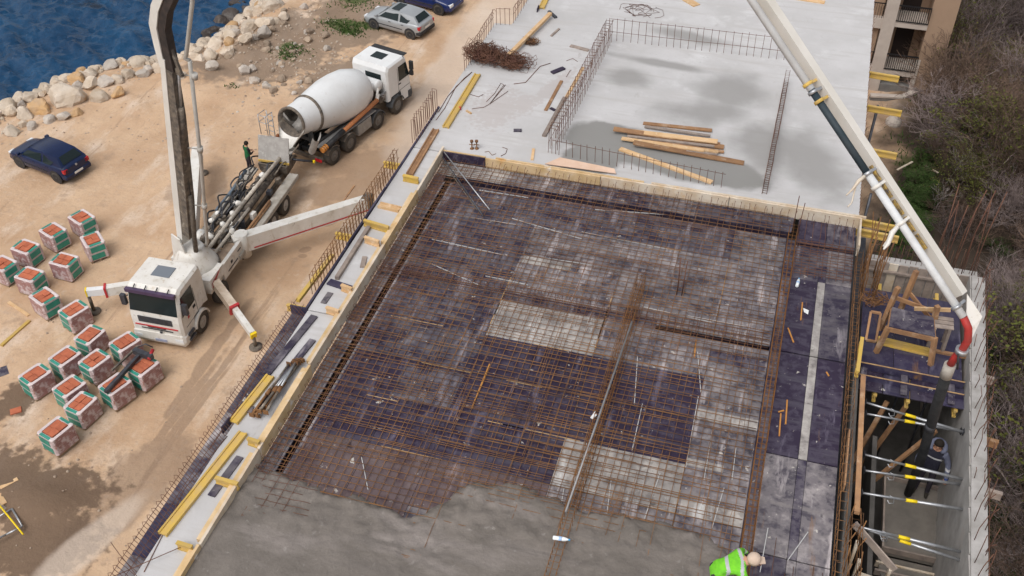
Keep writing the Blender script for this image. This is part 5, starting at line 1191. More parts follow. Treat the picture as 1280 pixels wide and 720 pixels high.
def make_pallet(seed):
    rg = random.Random(seed); t = thing('brick_pallet', 'shrink wrapped pallet of orange bricks with green print', 'pallet', (0, 0, 0))
    x, y, h = PS[0]/2, PS[1]/2, PS[2]
    for yy in (-y*.8, 0, y*.8):
        q = MB(); q.box((0, yy, .05), (PS[0]*.96, .1, .1)); q.build('runner', m_pal, t)
    # bulging wrapped stack, ridged like courses of bricks
    q = MB(); rings = []; nz = 9
    for k in range(nz*2+1):
        z_ = .1+(h-.1)*k/(nz*2); b = 1.0 - (.018 if k % 2 == 0 else 0) - .03*abs(z_/h-.5); bx, by = x*b+rg.uniform(-.004, .004), y*b+rg.uniform(-.004, .004)
        c = .07+rg.uniform(-.02, .02); rings.append([V(p) for p in ((bx-c, by, z_), (-bx+c, by, z_), (-bx, by-c, z_), (-bx, -by+c, z_), (-bx+c, -by, z_), (bx-c, -by, z_), (bx, -by+c, z_), (bx, by-c, z_))])
    top = [V((p.x*.93, p.y*.93, h+.015)) for p in rings[-1]]; inn = [V((p.x*.74, p.y*.72, h+.005)) for p in rings[-1]]; lo = [V((p.x*.74, p.y*.72, h-.05)) for p in rings[-1]]
    q.loft(rings+[top, inn, lo], False, False); k0 = len(q.v); q.f.append(list(range(k0-8, k0))); q.mi.append(0); q.sm.append(False)
    # ±y faces show red bricks through the film
    for i, f in enumerate(q.f):
        n = sum((q.v[j] for j in f), V())/len(f)
        if abs(n.y) > y*.93 and n.z < h-.02: q.mi[i] = 1
        elif n.z > h-.06: q.mi[i] = 2
    q.build('wrap', [m_film, m_filmr, m_filmt], t)
    # printed green areas
    for s in (1, -1):
        for z0, z1 in ((.16, .46), (.54, .84)):
            q = MB(); w_ = .66+rg.uniform(-.05, .05); q.box((s*(x+.004), rg.uniform(-.05, .05), (z0+z1)/2), (.012, PS[1]*w_, z1-z0-.02)); q.build('green_print', m_green, t)
        q = MB(); q.plate([(s*(x*.98), -y*.6, h+.005), (s*(x*.98), y*.6, h+.005), (s*x*.76, y*.55, h+.022), (s*x*.76, -y*.55, h+.022)], .004); q.build('green_print', m_green, t)
    # loose bricks of the top course
    bx = x*.68; by = y*.64
    lay = rg.choice([[(-1, -.34, -1, 1), (-.34, .34, -1, 0), (-.34, .34, 0, 1), (.34, 1, -1, 1)], [(-1, 0, -1, 0), (0, 1, -1, 0), (-1, -.1, 0, 1), (-.1, 1, 0, 1)], [(-1, -.2, -1, .1), (-.2, 1, -1, -.2), (-1, -.2, .1, 1), (-.2, .5, -.2, 1), (.5, 1, -.2, 1)]])
    for a, b, c, d in lay:
        q = MB(); q.box(((a+b)/2*bx, (c+d)/2*by, h-.03+rg.choice((0, .0, .015, .035))), ((b-a)*bx-.016, (d-c)*by-.016, .08), rg.uniform(-.04, .04)); q.build('brick', m_brick, t)
    return t
SA = lambda x, y: (x/4, 240+y/4)
SB = lambda x, y: (x/3.6, 390+y/3.6)
pal = [(SA(405, 122), SA(70, -38), 1), (SA(262, 190), SA(78, -45), 1), (SA(460, 235), SA(85, -30), 1), (SA(125, 272), SA(65, -50), 1), (SA(318, 338), SA(57, -53), 1), (SA(10, 355), SA(60, -42), 1), (SA(145, 412), SA(67, -58), 1),
       (SA(218, 520), SA(85, -50), 1), (SA(365, 582), SA(115, -70), 0), (SB(402, 100), SB(80, -68), 0), (SB(562, 137), SB(100, -62), 0), (SB(290, 198), SB(100, -70), 0), (SB(425, 215), SB(90, -65), 0), (SB(155, 278), SB(90, -60), 0),
       (SB(308, 328), SB(100, -70), 0), (SB(360, 404), SB(80, -72), 0), (SB(515, 322), SB(110, -78), 0), (SB(642, 240), SB(90, -70), 0), (SB(250, 530), SB(100, -80), 0)]
protos = [make_pallet(k) for k in (11, 12, 13, 14, 15, 16, 17)]; used = set()
special = {0: 'brick pallet at the far end of the loose cluster, beside another green fronted one', 16: 'brick pallet with the black lifting fork lying across its top', 17: 'brick pallet under the head of the black lifting fork', 18: 'outlying brick pallet at the end of the rows near muddy ground'}
for i, (c, e, up) in enumerate(pal):
    zt = LOT+PS[2]; A0 = P(*c, zt); e0 = (e[0], e[1]-(240 if up and True else 390)) if False else None
    ex = (70, -38)
    t = protos[i % 7] if (i % 7) not in used else copy_tree(protos[i % 7]); used.add(i % 7)
    base = 240 if i < 9 else 390
    ev = (e[0], e[1]-base); B0 = P(c[0]+ev[0]*.5, c[1]+ev[1]*.5, zt); C0 = P(c[0]-ev[0]*.5, c[1]-ev[1]*.5, zt); d = B0-C0
    an = math.atan2(d.y, d.x) + (math.pi/2 if up else 0)
    t.location = (A0.x, A0.y, ground_z(A0.x, A0.y)+.0); t.rotation_euler = (0, 0, an)
    if i in special: t['label'] = special[i]
    else:
        t['label'] = 'shrink wrapped brick pallet in the loose cluster, green print facing the truck' if up else 'shrink wrapped brick pallet in the tight rows, green print facing away from truck'
        t['group'] = 'pallets of the loose cluster' if up else 'pallets of the tight rows'
# black lifting fork on two pallets
zf = LOT+PS[2]+.14
fk = thing('lifting_fork', 'black steel lifting fork lying across two brick pallets', 'fork', tuple(P(155, 465, zf)-V((0, 0, .12))))
A, B = P(132, 490, zf), P(178, 440, zf); q = MB(); q.beam(A, B, .14, .16); q.build('beam', m_steeld, fk, True)
A2, B2 = P(140, 463, zf), P(172, 433, zf); q = MB(); q.beam(A2, B2, .08, .08); q.build('tine', m_grime, fk, True)
q = MB(); q.beam(P(168, 438, zf+.1), P(190, 447, zf+.1), .2, .22); q.build('head', m_steeld, fk, True)
q = MB(); q.tube(P(186, 449, zf+.1), P(191, 437, zf+.2), .07, n=10); q.build('pin', m_red, fk, True)
q = MB(); q.path([P(172, 434, zf+.12), P(182, 430, zf+.3), P(191, 434, zf+.15)], .025, 6); q.build('chain', m_steeld, fk, True)
# things lying on the yard ----------------------------------------------------
def yplank(label, a, b, w_, h, m_, name='plank', cat='plank'):
    A = P(*a, LOT); B = P(*b, LOT); A.z = ground_z(A.x, A.y)+h*.5-.01; B.z = ground_z(B.x, B.y)+h*.5-.01
    q = MB(); q.beam(A, B, w_, h); return tag(q.build(name, m_), label, cat)
yplank('short pale plank on the sand beside brick pallets, further one', (11, 378), (36, 395), .14, .06, m_timber)
yplank('yellow timber lying at an angle below the short pale plank', (2, 433), (37, 401), .14, .1, m_yellow)
yplank('violet plywood sheet on the sand at the left border', (-12, 470), (10, 462), .55, .02, m_plyd, 'plywood_sheet', 'plywood')
yplank('small orange brick fragment lying on the sand by the pallets', (13, 516), (27, 512), .3, .05, m_brick, 'brick_fragment', 'brick')
yplank('pale board beside the dirt mound', (2, 614), (24, 602), .16, .05, m_timber)
yplank('short yellowish board end beside the dirt mound', (0, 622), (7, 633), .2, .08, m_timber)
yplank('grey board lying behind the dirt mound frame', (8, 640), (-15, 622), .16, .05, m_timberg)
fr = thing('scaffold_section', 'galvanised tubular frame lying with a yellow pole near the mud', 'frame', tuple(P(10, 655, LOT)))
for a, b in (((15, 636), (28, 658)), ((28, 658), (8, 668)), ((15, 636), (-5, 648)), ((8, 668), (-16, 680))):
    q = MB(); q.tube(P(*a, LOT+.25), P(*b, LOT+.25), .035, n=8); q.build('tube', m_steel, fr, True)
q = MB(); q.tube(P(-2, 630, LOT+.3), P(29, 668, LOT+.3), .03, n=8); q.build('pole', m_yellow2, fr, True)
rg = random.Random(21)
g = MB()      # pebbles and litter strewn over the yard
for i in range(620):
    if i < 520: px, py = rg.uniform(0, 430), rg.uniform(60, 210)
    else: px, py = rg.uniform(0, 260), rg.uniform(380, 715)
    if rg.random() < .25: px, py = rg.gauss(380, 45), rg.gauss(72, 26)
    p = P(px, py, LOT)
    if sdist(shore, p.x, p.y) < 2 or p.x > -11: continue
    s = rg.choice((.02, .025, .03, .04, .06)); z_ = ground_z(p.x, p.y)
    g.lathe([(s, -s*.2), (s*1.05, s*.3), (s*.5, s*.7)], 5, (p.x, p.y, z_), (rg.uniform(-.3, .3), rg.uniform(-.3, .3), 1), False)
tag(stuff(g.build('pebbles', mat('pebble', (.42, .34, .27), (.3, .22, .16), 6, .9, spots=[((.55, .5, .44), 2.3, .6, .66)]))), 'pale pebbles and litter strewn over the sandy yard', 'pebbles')

# ------------------------------------------------------------------ shore boulders
m_rock = mat('rock_pale', (.56, .48, .4), (.46, .37, .28), 1.3, .9, bump=.05, bsc=4, rv=.13, spots=[((.4, .26, .15), .9, .6, .74), ((.3, .27, .24), 4, .7, .8)])
m_rockg = mat('rock_grey', (.47, .42, .37), (.37, .32, .28), 1.6, .9, bump=.05, bsc=5, rv=.15)
m_rocko = mat('rock_ochre', (.5, .31, .15), (.44, .31, .2), 1.6, .9, bump=.05, bsc=5, rv=.1)
m_rockd = mat('rock_wet', (.075, .055, .045), (.04, .03, .026), 1.6, .45, bump=.06, bsc=4, rv=.15)
def rock_mesh(seed):
    rg = random.Random(seed); bm = bmesh.new(); bmesh.ops.create_icosphere(bm, subdivisions=3, radius=1)
    planes = [(V((rg.gauss(0, 1), rg.gauss(0, 1), rg.gauss(0, .9))).normalized(), rg.uniform(.55, .86)) for _ in range(13)]
    for v in bm.verts:
        d = v.co.normalized(); r = 1.05
        for pn, pd in planes:
            c = d.dot(pn)
            if c > 1e-3: r = min(r, pd/c)
        r *= 1 + .07*noise.noise(d*2.3+V((seed, 0, 0))) + .035*noise.noise(d*6+V((0, seed, 0)))
        v.co = d*r
    me = bpy.data.meshes.new('boulder'); bm.to_mesh(me); bm.free()
    me.polygons.foreach_set('use_smooth', [False]*len(me.polygons)); me.update(); return me
rocks = {}
def boulder(p, s, m_, label, group, sq=(1, 1, .75), seed=None, name='boulder'):
    sd_ = rg.randrange(9) if seed is None else seed; key = (sd_, m_.name)
    if key not in rocks: me = rock_mesh(sd_); me.materials.append(m_); rocks[key] = me
    o = bpy.data.objects.new(name, rocks[key]); col.objects.link(o); o.location = p; o.scale = (s*sq[0], s*sq[1], s*sq[2])
    o.rotation_euler = (rg.uniform(-.3, .3), rg.uniform(-.3, .3), rg.uniform(0, 6.3)); return tag(o, label, 'rock', group)
def at(px, py, up=0.0):
    z_ = LOT-.5
    for _ in range(6): p = P(px, py, z_); z_ = ground_z(p.x, p.y)+up
    return P(px, py, z_)
big = [(82, 123, 1.15, 0, 'biggest pale boulder on the embankment, wide and flat topped'), (155, 77, .95, 0, 'tall angular boulder at the water edge left of the boom'), (190, 72, .8, 0, None), (50, 136, .72, 2, 'ochre stained boulder beside the biggest pale one'), (30, 143, .6, 0, None), (12, 136, .7, 0, None),
       (123, 122, .6, 0, None), (133, 103, .55, 1, None), (112, 106, .6, 0, None), (98, 108, .42, 1, None), (147, 117, .5, 2, None), (148, 100, .45, 0, None), (80, 145, .45, 1, None), (96, 141, .4, 2, None), (62, 150, .38, 1, None), (15, 165, .5, 0, None), (28, 155, .35, 0, None), (40, 158, .35, 1, None),
       (160, 93, .5, 0, None), (178, 92, .45, 1, None), (185, 88, .4, 1, None), (200, 85, .6, 0, None), (287, 52, .42, 2, 'bright orange boulder among the pale shore rocks'), (270, 57, .62, 0, None), (255, 58, .5, 0, None), (263, 70, .6, 0, None), (285, 65, .62, 0, None), (289, 45, .62, 0, None), (306, 48, .55, 0, None),
       (310, 35, .75, 0, None), (332, 28, .62, 0, None), (298, 30, .7, 0, None), (340, 10, .85, 0, None), (325, 15, .6, 0, None), (355, 20, .45, 0, None), (345, 27, .35, 0, None), (330, 40, .5, 1, 'grey cracked boulder at the top of the rock slope'), (265, 83, .45, 1, None), (250, 75, .4, 0, None), (242, 70, .4, 0, None), (225, 95, .4, 0, None), (212, 92, .35, 0, None), (305, 88, .45, 1, None), (318, 100, .4, 1, None), (380, 8, .3, 1, None)]
m3 = (m_rock, m_rockg, m_rocko)
gl = {0: 'pale limestone boulder in the shore embankment', 1: 'grey boulder in the shore embankment', 2: 'ochre boulder in the shore embankment'}
placed = []
for px, py, s, k, lb in big:
    p = at(px, py, .1); boulder(p, s, m3[k], lb or gl[k], None if lb else 'shore boulders, %s' % ('pale', 'grey', 'ochre')[k]); placed.append((p.x, p.y, s))
for px, py, s in ((265, 38, .95), (275, 24, .7), (290, 18, .8), (305, 22, .9), (312, 10, .8), (328, 3, .9), (295, 2, .7), (258, 46, .5), (340, -4, .9), (35, 128, .7), (45, 120, .5)):
    p = P(px, py, SEA+.1); boulder(p-V((0, 0, .25)), s, m_rockd, 'dark wet rock standing in the sea water', 'dark wet rocks at the water edge')
n_ = 0
for _ in range(9000):
    if n_ > 250: break
    px = rg.uniform(-5, 370); py = 158-.36*px-(.12*(px-250) if px > 250 else 0)+rg.uniform(-48, 48); p = at(px, py); d = sdist(shore, p.x, p.y)
    if not -.9 < d < 3.2: continue
    if px > 300 and d > 2.6: continue
    s = rg.choice((.16, .2, .24, .28, .33, .4, .5)) if n_ > 90 else rg.choice((.34, .42, .5, .6))
    if any((p.x-a)**2+(p.y-b)**2 < (.6*(s+c))**2 for a, b, c in placed): continue
    placed.append((p.x, p.y, s)); k = rg.choices((0, 1, 2), (.82, .13, .05))[0]; n_ += 1
    boulder(p+V((0, 0, s*.25)), s, m3[k], gl[k], 'shore boulders, %s' % ('pale', 'grey', 'ochre')[k])
m_rockb = mat('rock_brown', (.36, .28, .21), (.24, .18, .135), 1.6, .9, bump=.05, bsc=5, rv=.25)
for i in range(46):
    px, py = rg.gauss(355, 38), rg.gauss(72, 26); p = at(px, py)
    if sdist(shore, p.x, p.y) < 2.6 or px > 430: continue
    s = rg.uniform(.12, .36); boulder(p+V((0, 0, s*.15)), s, m_rockb if i % 3 else m_rockg, 'brownish stone lying on the dirt slope above the shore rocks', 'stones on the dirt slope')
g = MB()
for i in range(1000):
    px, py = (rg.uniform(-5, 330), rg.uniform(0, 190)) if i % 2 else (rg.gauss(370, 45), rg.gauss(60, 34)); p = at(px, py); d = sdist(shore, p.x, p.y)
    if not -.6 < d < (5.2 if px < 290 else 11): continue
    s = rg.uniform(.04, .16)*(1 if d < 3.2 else .4+.3*rg.random()); g.lathe([(s*.9, -s*.5), (s*1.1, s*.15), (s*.6, s*.65)], 6, p, (rg.uniform(-.5, .5), rg.uniform(-.5, .5), 1), False)
tag(stuff(g.build('rubble', mat('rubble_mix', (.5, .43, .36), (.25, .18, .13), 2.5, .9, spots=[((.6, .56, .5), 3.5, .6, .68)]))), 'small pale rubble between the shore boulders', 'rubble')

# ------------------------------------------------------------------ vegetation
m_twig = mat('twig_grey', (.26, .21, .2), (.13, .1, .095), .8, .9, rv=.45)
m_twig2 = mat('twig_brown', (.15, .1, .075), (.075, .052, .04), .8, .9, rv=.45)
m_twigp = mat('twig_pale', (.3, .27, .25), (.22, .19, .18), 2, .9)
m_leaf = mat('leaf_olive', (.15, .15, .035), (.08, .1, .022), 3, .8, rv=.2)
m_leafg = mat('leaf_green', (.055, .1, .022), (.035, .065, .016), 3, .8, rv=.2)
def shrub_mesh(seed, h, spread, nst, lv, thick=.02, nl=0):
    rg = random.Random(seed); g = MB(); lf = MB(); tips = []
    def grow(p, d, ln, r, k):
        q = p+d*ln*.5+V((rg.uniform(-.1, .1), rg.uniform(-.1, .1), 0))*ln; e = q+(d+V((rg.uniform(-.35, .35), rg.uniform(-.35, .35), rg.uniform(-.2, .2)))).normalized()*ln*.5
        g.path([p, q, e], [r, r*.8, r*.55], 3, False, False); tips.append(q); tips.append(e)
        if k > 0:
            for _ in range(rg.choice((2, 3, 3))):
                b = rg.choice((q, e, e)); dd = (d+V((rg.gauss(0, .6), rg.gauss(0, .6), rg.gauss(.05, .35)))).normalized(); grow(b, dd, ln*rg.uniform(.55, .8), r*.7, k-1)
    for i in range(nst):
        a = rg.uniform(0, 6.3); t = rg.uniform(.1, 1)*spread; d = V((math.cos(a)*t, math.sin(a)*t, 1)).normalized()
        grow(V((math.cos(a)*.15*spread, math.sin(a)*.15*spread, -.1)), d, h*rg.uniform(.35, .5), thick*rg.uniform(.8, 1.3), lv)
    for i in range(nl):
        p = rg.choice(tips)+V((rg.gauss(0, .08), rg.gauss(0, .08), rg.gauss(0, .06))); s = rg.uniform(.03, .065); u = V((rg.gauss(0, 1), rg.gauss(0, 1), rg.gauss(0, .6))).normalized(); w_ = u.orthogonal().normalized()
        lf.add([p-u*s, p+w_*s*.5, p+u*s, p-w_*s*.5], [(0, 1, 2, 3)])
    return g, lf
def make_shrub(name, label, seed, h, spread, nst, lv, m_, nl=0, ml=None, group=None, thick=.02, cat='shrub'):
    t = thing(name, label, cat, (0, 0, 0), 0, group); g, lf = shrub_mesh(seed, h, spread, nst, lv, thick, nl); g.build('branches', m_, t)
    if nl: lf.build('leaves', ml, t)
    return t
sp_ = [make_shrub('bare_shrub', 'dense grey leafless shrub in the thicket beyond the retaining wall', 31, 2.6, .9, 17, 4, m_twig, group='grey leafless shrubs'),
       make_shrub('bare_shrub', 'dense brown leafless shrub in the thicket beside the building site', 32, 2.3, 1.0, 17, 4, m_twig2, group='brown leafless shrubs'),
       make_shrub('leafing_shrub', 'tangled shrub with sparse olive leaves in the thicket', 33, 2.8, .8, 13, 4, m_twig2, 2200, m_leaf, 'olive leafed shrubs'),
       make_shrub('bare_shrub', 'low purplish grey leafless shrub on the slope', 34, 1.6, 1.3, 20, 4, m_twig, group='low leafless shrubs')]
used = set(); rgv = random.Random(5); spots = []
def rz_at(px, py): 
    z_ = -15
    for _ in range(5): p = P(px, py, z_); z_ = ground_z(p.x, p.y)
    return P(px, py, z_)
for _ in range(3000):
    px, py = rgv.uniform(1150, 1330), rgv.uniform(-30, 760); p = rz_at(px, py)
    if p.x < 7.6 and p.y > 45: continue
    lim = 1165 if py < 190 else (1180 if py < 300 else 1240)
    if px < lim: continue
    if any((p.x-a.x)**2+(p.y-a.y)**2 < (1.05 if rgv.random() < .6 else 1.5)**2 for a in spots): continue
    if p.x < 6.6: continue
    spots.append(p)
for i, p in enumerate(spots[:290]):
    px = 0; r_ = rgv.random(); zone = p.y > 40
    k = (1 if r_ < .55 else 2 if r_ < .75 else 0) if zone else (0 if r_ < .42 else 3 if r_ < .65 else 2 if r_ < .78 else 1)
    t = sp_[k] if k not in used else copy_tree(sp_[k]); used.add(k)
    t.location = (p.x, p.y, p.z); t.rotation_euler = (0, 0, rgv.uniform(0, 6.3)); s = rgv.choice((.6, .75, .9, 1.1, 1.4, 1.75)); t.scale = (s, s, s*rgv.uniform(.8, 1.1))
for lb, px, py, h in (('pale bare sapling with curved stems near the broken plank frame', 1195, 235, 2.6), ('second pale bare sapling leaning beside the broken plank frame', 1222, 215, 2.9), ('pale thin sapling at the edge of the green patch', 1170, 262, 1.8), ('pale bare sapling above the thicket by the beige wall', 1235, 40, 3.2)):
    t = make_shrub('bare_sapling', lb, px, h, .55, 5, 3, m_twigp, thick=.022, cat='sapling'); t.location = rz_at(px, py)
for lb, px, py, h in (('yellow green leafing bush in the middle of the thicket', 1225, 125, 3.0), ('second yellow green leafing bush below the beige wall', 1250, 105, 2.6), ('low olive bush by the slope edge', 1252, 160, 2.2), ('olive bush beside the retaining wall starter bars', 1258, 400, 2.0)):
    t = make_shrub('leafing_shrub', lb, px, h, .9, 12, 4, m_twig2, 1300, mat('leaf_yellow', (.15, .13, .03), (.08, .085, .02), 3, .8)); t.location = rz_at(px, py)
gb = make_shrub('green_bush', 'low dark green leafy bush growing among the bare shrubs', 91, 1.5, 1.1, 12, 3, m_twig2, 3200, m_leafg, 'green bushes on the slope')
for i, (px, py, s_) in enumerate(((1150, 250, .8), (1138, 270, .6), (1163, 205, .9), (1175, 195, .7), (1208, 92, 1.1), (1228, 150, 1.2), (1245, 440, .8), (1255, 505, .8), (1243, 660, .9), (1262, 600, .7), (1120, 296, .6), (1195, 180, .8), (1262, 220, 1.0), (1250, 320, .8), (1190, 130, .9), (1152, 232, .9), (1143, 285, .7), (1165, 258, .8), (1215, 110, 1.1), (1240, 128, 1.2), (1200, 215, .7))):
    t = gb if i == 0 else copy_tree(gb); t.location = rz_at(px, py); t.scale = (s_, s_, s_*.8); t.rotation_euler = (0, 0, i*1.3)
g = MB()     # grass and weeds on the slope and in the yard
cl = [(1145, 245, .9, 900), (1160, 205, 1.4, 500), (1140, 265, .7, 500), (1200, 110, 1.4, 300), (1240, 440, 1.2, 300), (1250, 690, 1.0, 300), (1260, 620, 1, 200), (1120, 300, .9, 300), (1170, 190, 2, 300), (1232, 520, 1.0, 200)]
for px, py, sp2, n in cl:
    c = rz_at(px, py)
    for _ in range(n):
        x, y = c.x+rg.gauss(0, sp2*.6), c.y+rg.gauss(0, sp2); 
        if x < 3.0: continue
        z_ = ground_z(x, y); a = rg.uniform(0, 6.3); l = rg.uniform(.12, .32); w_ = V((math.cos(a), math.sin(a), 0))*rg.uniform(.02, .05); t_ = V((rg.gauss(0, .1), rg.gauss(0, .1), l))
        g.add([V((x, y, z_))-w_, V((x, y, z_))+w_, V((x, y, z_))+t_], [(0, 1, 2)])
for px, py, sp2, n in ((425, 33, .7, 260), (438, 40, .45, 150), (365, 62, .6, 160), (358, 72, .3, 60), (455, 33, .5, 120), (440, 5, 1.0, 200), (290, 108, .2, 30)):
    c = at(px, py)
    for _ in range(n):
        x, y = c.x+rg.gauss(0, sp2), c.y+rg.gauss(0, sp2*.6); z_ = ground_z(x, y); a = rg.uniform(0, 6.3); l = rg.uniform(.08, .2); w_ = V((math.cos(a), math.sin(a), 0))*rg.uniform(.03, .06); t_ = V((rg.gauss(0, .1), rg.gauss(0, .1), l))
        g.add([V((x, y, z_))-w_, V((x, y, z_))+w_, V((x, y, z_))+t_], [(0, 1, 2)])
tag(stuff(g.build('grass', m_leafg)), 'patchy green grass and weeds on the slope and the yard', 'grass')
g = MB()     # dead twigs covering the slope
for _ in range(2600):
    x, y = rg.uniform(3.2, 20), rg.uniform(8, 72); z_ = ground_z(x, y)
    if x < 7.8 and y > 54: continue
    a = rg.uniform(0, 6.3); l = rg.uniform(.25, .9); p = V((x, y, z_+.02)); e = p+V((math.cos(a)*l, math.sin(a)*l, rg.uniform(0, .35))); g.path([p, p.lerp(e, .5)+V((0, 0, .06)), e], .009, 3, False, False)
tag(stuff(g.build('dead_twigs', m_twig2)), 'brown dead twigs littering the slope below the thicket', 'twigs')
for lb, a, b in (('broken grey plank lying in the thicket, longer leg of an angle', (1184, 233), (1206, 264)), ('thin pale batten joined to the broken grey plank', (1187, 236), (1217, 227)), ('pale plank on the slope beyond the retaining wall, lower one', (1245, 585), (1269, 566)), ('grey flat board on the slope beyond the retaining wall, upper one', (1258, 500), (1273, 490)), ('reddish batten on the slope below the yellow beam', (1119, 222), (1138, 211)), ('dark batten on the slope beside green patch', (1154, 217), (1170, 225))):
    A = rz_at(*a); B = rz_at(*b); q = MB(); q.beam(A+V((0, 0, .5)), B+V((0, 0, .45)), .22 if 'plank' in lb or 'board' in lb else .09, .05); tag(q.build('plank', m_timberg if 'grey' in lb else m_boardw), lb, 'plank')

# ------------------------------------------------------------------ neighbouring building with balconies
FY = 57.9; GZ = -15.6
nb = thing('balcony_building', 'beige apartment building with white columns and black balcony railings', 'building', (6, FY+4, GZ))
m_beige = mat('render_beige', (.36, .25, .175), (.3, .205, .145), .6, .9, bump=.004, bsc=12)
m_trim = mat('render_trim', (.5, .44, .39), (.42, .36, .32), 1, .85)
m_dark = mat('room_dark', (.03, .022, .02), None, rough=.9)
m_rail = mat('rail_black', (.012, .012, .014), None, rough=.45)
def nbx(name, x0, x1, y0, y1, z0, z1, m_):
    q = MB(); q.box(((x0+x1)/2, (y0+y1)/2, (z0+z1)/2), (x1-x0, y1-y0, z1-z0)); return q.build(name, m_, nb, True)
ZS = [-14.06, -11.06, -8.06, -5.06]
nbx('wall', 7.05, 8.4, FY, FY+9, GZ, -2, m_beige); nbx('wall', 1.5, 7.05, FY+1.6, FY+9, GZ, -2, m_beige); nbx('wall', 1.5, 4.55, FY+.3, FY+1.6, GZ, -2, m_beige)
nbx('column', 4.62, 5.3, FY-.12, FY+.35, GZ, -2, m_trim)
nbx('plinth', 3.0, 7.5, FY-.05, FY+1.5, GZ-1, -15.0, m_concdark)
for k, z_ in enumerate(ZS):
    nbx('balcony_slab', 5.3, 7.05, FY-.08, FY+1.6, z_-.28, z_, m_trim)
    w_ = nbx('balcony_door', 5.6, 6.6, FY+1.57, FY+1.59, z_+.02, z_+2.25, m_dark)
    q = MB()
    for i in range(15): q.box((5.42+.115*i, FY-.1, z_+.55), (.034, .034, .95))
    q.box((6.17, FY-.1, z_+1.03), (1.75, .07, .07)); q.box((6.17, FY-.1, z_+.1), (1.75, .05, .05)); q.build('railing', m_rail, nb, True)
    nbx('window', 2.8, 3.9, FY+.27, FY+.298, z_+.9, z_+2.2, m_dark); nbx('window_sill', 2.7, 4.0, FY+.2, FY+.3, z_+.8, z_+.88, m_trim)
    nbx('spandrel', 3.95, 4.62, FY-.05, FY+.3, z_-.5, z_+.1, m_trim)
    q = MB()
    for i in range(5): q.box((4.0+.13*i, FY-.02, z_+.55), (.022, .022, .9))
    q.box((4.28, FY-.02, z_+1.0), (.66, .05, .05)); q.build('railing', m_rail, nb, True)
nbx('corner_strip', 6.95, 7.2, FY-.06, FY-.0, -15.6, -13.2, m_trim); nbx('roof', 1.2, 8.7, FY-.3, FY+9.3, -2, -1.7, m_trim)
tw = thing('terrace_wall', 'low pale capped wall around the terrace of the balcony building', 'wall', (5, FY-3, GZ))
def twb(name, a, b, w_, z0, z1, m_): q = MB(); q.beam((a[0], a[1], (z0+z1)/2), (b[0], b[1], (z0+z1)/2), w_, z1-z0); q.build(name, m_, tw, True)
a, b, c = P(1088, 119, -15.2), P(1128, 121, -15.2), P(1150, 112, -15.2)
for p0, p1 in ((a, b), (b, c), (c, V((7.3, FY, 0)))):
    twb('wall_body', p0, p1, .25, GZ-1, -15.25, m_concdark); twb('coping', p0, p1, .34, -15.25, -15.15, m_trim)
q = MB(); c0 = P(1117, 152, -15.4); q.lathe([(.5, -.3), (.42, .1), (.2, .4)], 9, c0); q.build('rubble_block', m_rockg, tw, True)

